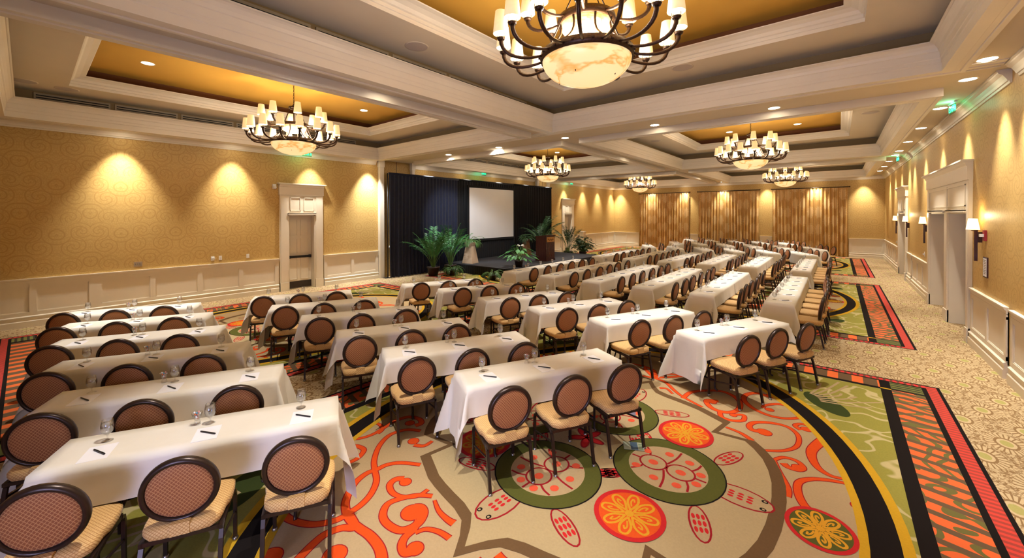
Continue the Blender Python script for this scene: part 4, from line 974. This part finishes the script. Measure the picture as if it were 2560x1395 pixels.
# goblet, candy glass, pad, pen
def make_goblet():
    root = link('water_goblet', None)
    b = MB(); b.lathe([(0, .002), (.033, .002), (.034, .004), (.012, .009), (.0045, .016), (.0045, .042), (.012, .05), (.03, .066), (.038, .09), (.038, .115), (.031, .158), (.0295, .158), (.0365, .115), (.0365, .09), (.029, .068), (.008, .052), (0, .051)], M['glass'], 14); b.build('glass', root)
    b = MB(); b.lathe([(0, .054), (.026, .067), (.0355, .09), (.0355, .115), (.0325, .135), (0, .136)], M['water'], 12); b.build('water', root)
    return root
GOB = make_goblet(); gu = [0]
def make_candy():
    root = link('candy_glass', None)
    b = MB(); b.lathe([(0, .002), (.024, .002), (.022, .02), (.016, .032), (.022, .05), (.038, .095), (.0365, .095), (.02, .052), (.012, .036), (0, .035)], M['glass'], 12); b.build('glass', root)
    r = random.Random(4); cols = [simple('candy_orange', srgb(240, 120, 60), .3), simple('candy_blue', srgb(80, 160, 200), .3), simple('candy_pink', srgb(240, 170, 160), .3), M['white']]
    b = MB()
    for k in range(12):
        a = r.uniform(0, 6.3); q = r.uniform(.0, .02); z = .05+.055*k/12; x, y = q*cos(a), q*sin(a); m = cols[k % 4]
        b.lathe([(0, -.008), (.007, -.004), (.008, .003), (0, .009)], m, 6, (x, y, z)); b.box(x-.014, x+.014, y-.003, y+.003, z-.001, z+.001, m)
    b.build('wrapped_candies', root); return root
CAN = make_candy(); cu_ = [0]
b = MB(); b.box(-.078, .078, -.105, .105, 0, .003, M['paper']); pad_me = b.mesh('notepad')
b = MB(); b.tube([(-.07, 0, .006), (-.062, 0, .006), (.05, 0, .006), (.066, 0, .006), (.072, 0, .006)], .005, M['black'], 8, rs=[.002, .0048, .0052, .005, .0035]); pen_me = b.mesh('pen')
ZT = TH+.008
ROW = ['row farthest from stage', 'second-farthest row from stage', 'third-farthest row from stage', 'third-nearest row to stage', 'second-nearest row to stage', 'row nearest the stage']
def seats(fn, ts, a, names, where, candy_at=(), seed=0, far=False):
    """fn(t, n) -> world xy on the table; n measured towards the chairs"""
    rnd = random.Random(seed)
    for i, t in enumerate(ts):
        nm = names[i]
        x, y = fn(t+rnd.uniform(-.02, .02), .655-TW/2+rnd.uniform(-.02, .03)); put_chair(x, y, a+rnd.uniform(-.05, .05), 'round-backed tan chair, %s seat, %s' % (nm, where), 'round-backed banquet chairs')
        x, y = fn(t, .07); p = link('notepad', pad_me, None, (x, y, ZT+.001), a+rnd.uniform(-.08, .08)); tag(p, 'white notepad at %s seat, %s' % (nm, where), 'notepad', 'white notepads on the tables')
        x, y = fn(t+.005, .07); p = link('pen', pen_me, None, (x, y, ZT+.0045), a-.75+rnd.uniform(-.12, .12)-(0 if not far else 0)); tag(p, 'black pen on notepad at %s seat, %s' % (nm, where), 'pen', 'black pens on the notepads')
        x, y = fn(t-.02, -.1); o = GOB if not gu[0] else copy_tree(GOB); gu[0] += 1; o.location = (x, y, ZT); tag(o, 'goblet of iced water at %s seat, %s' % (nm, where), 'glass', 'water goblets on the tables')
        if i in candy_at:
            x, y = fn(t+(-.11 if i % 2 else .12), -.12); o = CAN if not cu_[0] else copy_tree(CAN); cu_[0] += 1; o.location = (x, y, ZT); tag(o, 'small glass of wrapped candies near %s seat, %s' % (nm, where), 'glass', 'candy glasses on the tables')
def table(cx, cy, a, L, tab, cloth, where):
    o = tab[0] if not tab[1] else copy_tree(tab[0]); tab[1] += 1
    o.location = (cx, cy, .004); o.rotation_euler = (0, 0, a); tag(o, 'narrow banquet table under ivory cloth, '+where, 'table', 'narrow banquet tables')
    c = link('tablecloth', cloth, None, (cx, cy, .004), a); tag(c, 'ivory tablecloth draped over table, '+where, 'tablecloth', 'ivory tablecloths')
T1 = [make_table(1.79), 0]; T2 = [make_table(2.05), 0]
CL1 = [make_cloth(1.79, .6, .6, s) for s in (1, 2, 3)]
CLN = [make_cloth(2.05, .52, .02, s) for s in (4, 5)]; CLF = [make_cloth(2.05, .02, .52, s) for s in (6, 7)]
# near angled block: back-left corner of each table, direction 63 deg
def col(pts, deg, where, cl, mirror=False, candy=(1,), nm=('left', 'middle', 'right')):
    for k, (x, y) in enumerate(pts):
        a = math.radians(deg); tx, ty = cos(a), sin(a); nx, ny = ty, -tx
        cx, cy = x+tx*.895+nx*TW/2, y+ty*.895+ny*TW/2; W_ = '%s, %s' % (ROW[k], where)
        table(cx, cy, a, 1.79, T1, cl[k % len(cl)], W_)
        fn = lambda t, n, cx=cx, cy=cy, tx=tx, ty=ty, nx=nx, ny=ny: (cx+tx*t+nx*n, cy+ty*t+ny*n)
        seats(fn, (-.62, .0, .64), a, nm, W_, candy, k*7+int(deg)+len(where))
col([(-4.33, .2), (-5.56, .21), (-6.74, .26), (-7.91, .3), (-9.02, .42), (-10.1, .5)], 62.6, 'left angled column', CL1)
col([(-3.10, 2.87), (-4.33, 2.80), (-5.50, 2.82), (-6.77, 2.88), (-7.95, 2.86), (-9.08, 2.95)], 62.8, 'centre angled column', CL1)
col([(-1.76, 5.88), (-3.05, 5.72), (-4.27, 5.72), (-5.52, 5.74), (-6.85, 5.84), (-8.02, 5.72)], 64.3, 'right angled column', CL1)
# straight blocks: chair-side edge x, near end y
RX6 = [-.62, -1.94, -3.17, -4.45, -5.74, -7.02]; n6 = ['nearest', 'second', 'third', 'fourth', 'fifth', 'farthest']
for (y0, wh) in ((8.82, 'near straight block'), (14.2, 'far straight block')):
    for k, xr in enumerate(RX6):
        cx = xr-TW/2; a = PI/2; W_ = '%s, %s' % (ROW[k], wh)
        table(cx, y0+1.03, a, 2.05, T2, CLN[k % 2], 'nearer half, '+W_); table(cx, y0+3.09, a, 2.05, T2, CLF[k % 2], 'farther half, '+W_)
        fn = lambda t, n, cx=cx, y0=y0: (cx+n, y0+t)
        seats(fn, [.36+.675*i for i in range(6)], a, n6, W_, (1, 4) if k % 2 == 0 else (1,), k+int(y0*3))
# far angled block
YM = 13.57
col([(-1.03, 19.86), (-2.27, 19.86), (-3.52, 19.66), (-4.76, 19.68), (-6.02, 19.6), (-7.37, 19.7)], 117, 'first far-angled column', CL1, nm=('right', 'middle', 'left'))
col([(-.8-1.25*k, 23.1) for k in range(6)], 116, 'middle far-angled column', CL1, nm=('right', 'middle', 'left'))
col([(-2.1-1.25*k, 26.15) for k in range(5)], 116, 'last far-angled column', CL1, nm=('right', 'middle', 'left'))

# leaflet on the carpet under a chair
t = MB(); t.box(-.1, .1, -.07, .07, 0, .003, simple('leaflet_paper', srgb(160, 164, 134), .6)); t.box(-.03, .04, -.07, .07, .003, .0035, simple('leaflet_blue', srgb(56, 84, 104), .6))
for k in range(4): t.box(.05, .09, -.06+.03*k, -.05+.03*k, .003, .0036, M['stem'])
tag(t.build('leaflet', None, (-1.62, 3.98, .011), .5), 'printed leaflet lying on the carpet under the nearest right chair', 'leaflet')

# ------------------------------------------------------------------ unseen cool fill light, added in a made-up doorway behind the camera
ld = bpy.data.lights.new('cool_fill', 'AREA'); ld.energy = 75; ld.color = (.5, .56, 1.); ld.shape = 'RECTANGLE'; ld.size = 1.6; ld.size_y = 2.0
o = link('cool_fill_lamp', ld, None, (-.6, YN-.2, 1.3)); o.rotation_euler = Vector((0, 1, -.02)).to_track_quat('-Z', 'Y').to_euler()

w = bpy.data.worlds.new('world'); bpy.context.scene.world = w; w.use_nodes = True
w.node_tree.nodes['Background'].inputs[0].default_value = (1, .85, .65, 1); w.node_tree.nodes['Background'].inputs[1].default_value = .02

# ------------------------------------------------------------------ camera
f_, cx_, cy_ = 998.61, 1269.19, 543.33
yaw, pit, rol = [math.radians(v) for v in (39.6466, .4123, -.117)]
fw = Vector((-sin(yaw)*cos(pit), cos(yaw)*cos(pit), -sin(pit))); rt = Vector((cos(yaw), sin(yaw), 0)); up = rt.cross(fw)
r2 = rt*cos(rol)+up*sin(rol); u2 = -rt*sin(rol)+up*cos(rol)
cd = bpy.data.cameras.new('camera'); co = link('camera', cd)
co.matrix_world = Matrix(((r2.x, u2.x, -fw.x, 0), (r2.y, u2.y, -fw.y, 0), (r2.z, u2.z, -fw.z, 2.4), (0, 0, 0, 1)))
cd.sensor_width = 36; cd.sensor_fit = 'HORIZONTAL'; cd.lens = f_*36/2560; cd.shift_x = (1280-cx_)/2560; cd.shift_y = -(697.5-cy_)/2560; cd.clip_end = 100; cd.clip_start = .05
sc = bpy.context.scene; sc.camera = co
sc.view_settings.view_transform = 'Standard'; sc.view_settings.look = 'None'; sc.view_settings.gamma = 1; sc.view_settings.exposure = 1.15
sc.view_settings.use_curve_mapping = False
cy = sc.cycles
cy.max_bounces = 5; cy.diffuse_bounces = 2; cy.glossy_bounces = 2; cy.adaptive_threshold = .06; cy.transparent_max_bounces = 9; cy.transmission_bounces = 4
cy.sample_clamp_indirect = 4.; cy.caustics_reflective = False; cy.caustics_refractive = False; cy.use_denoising = True
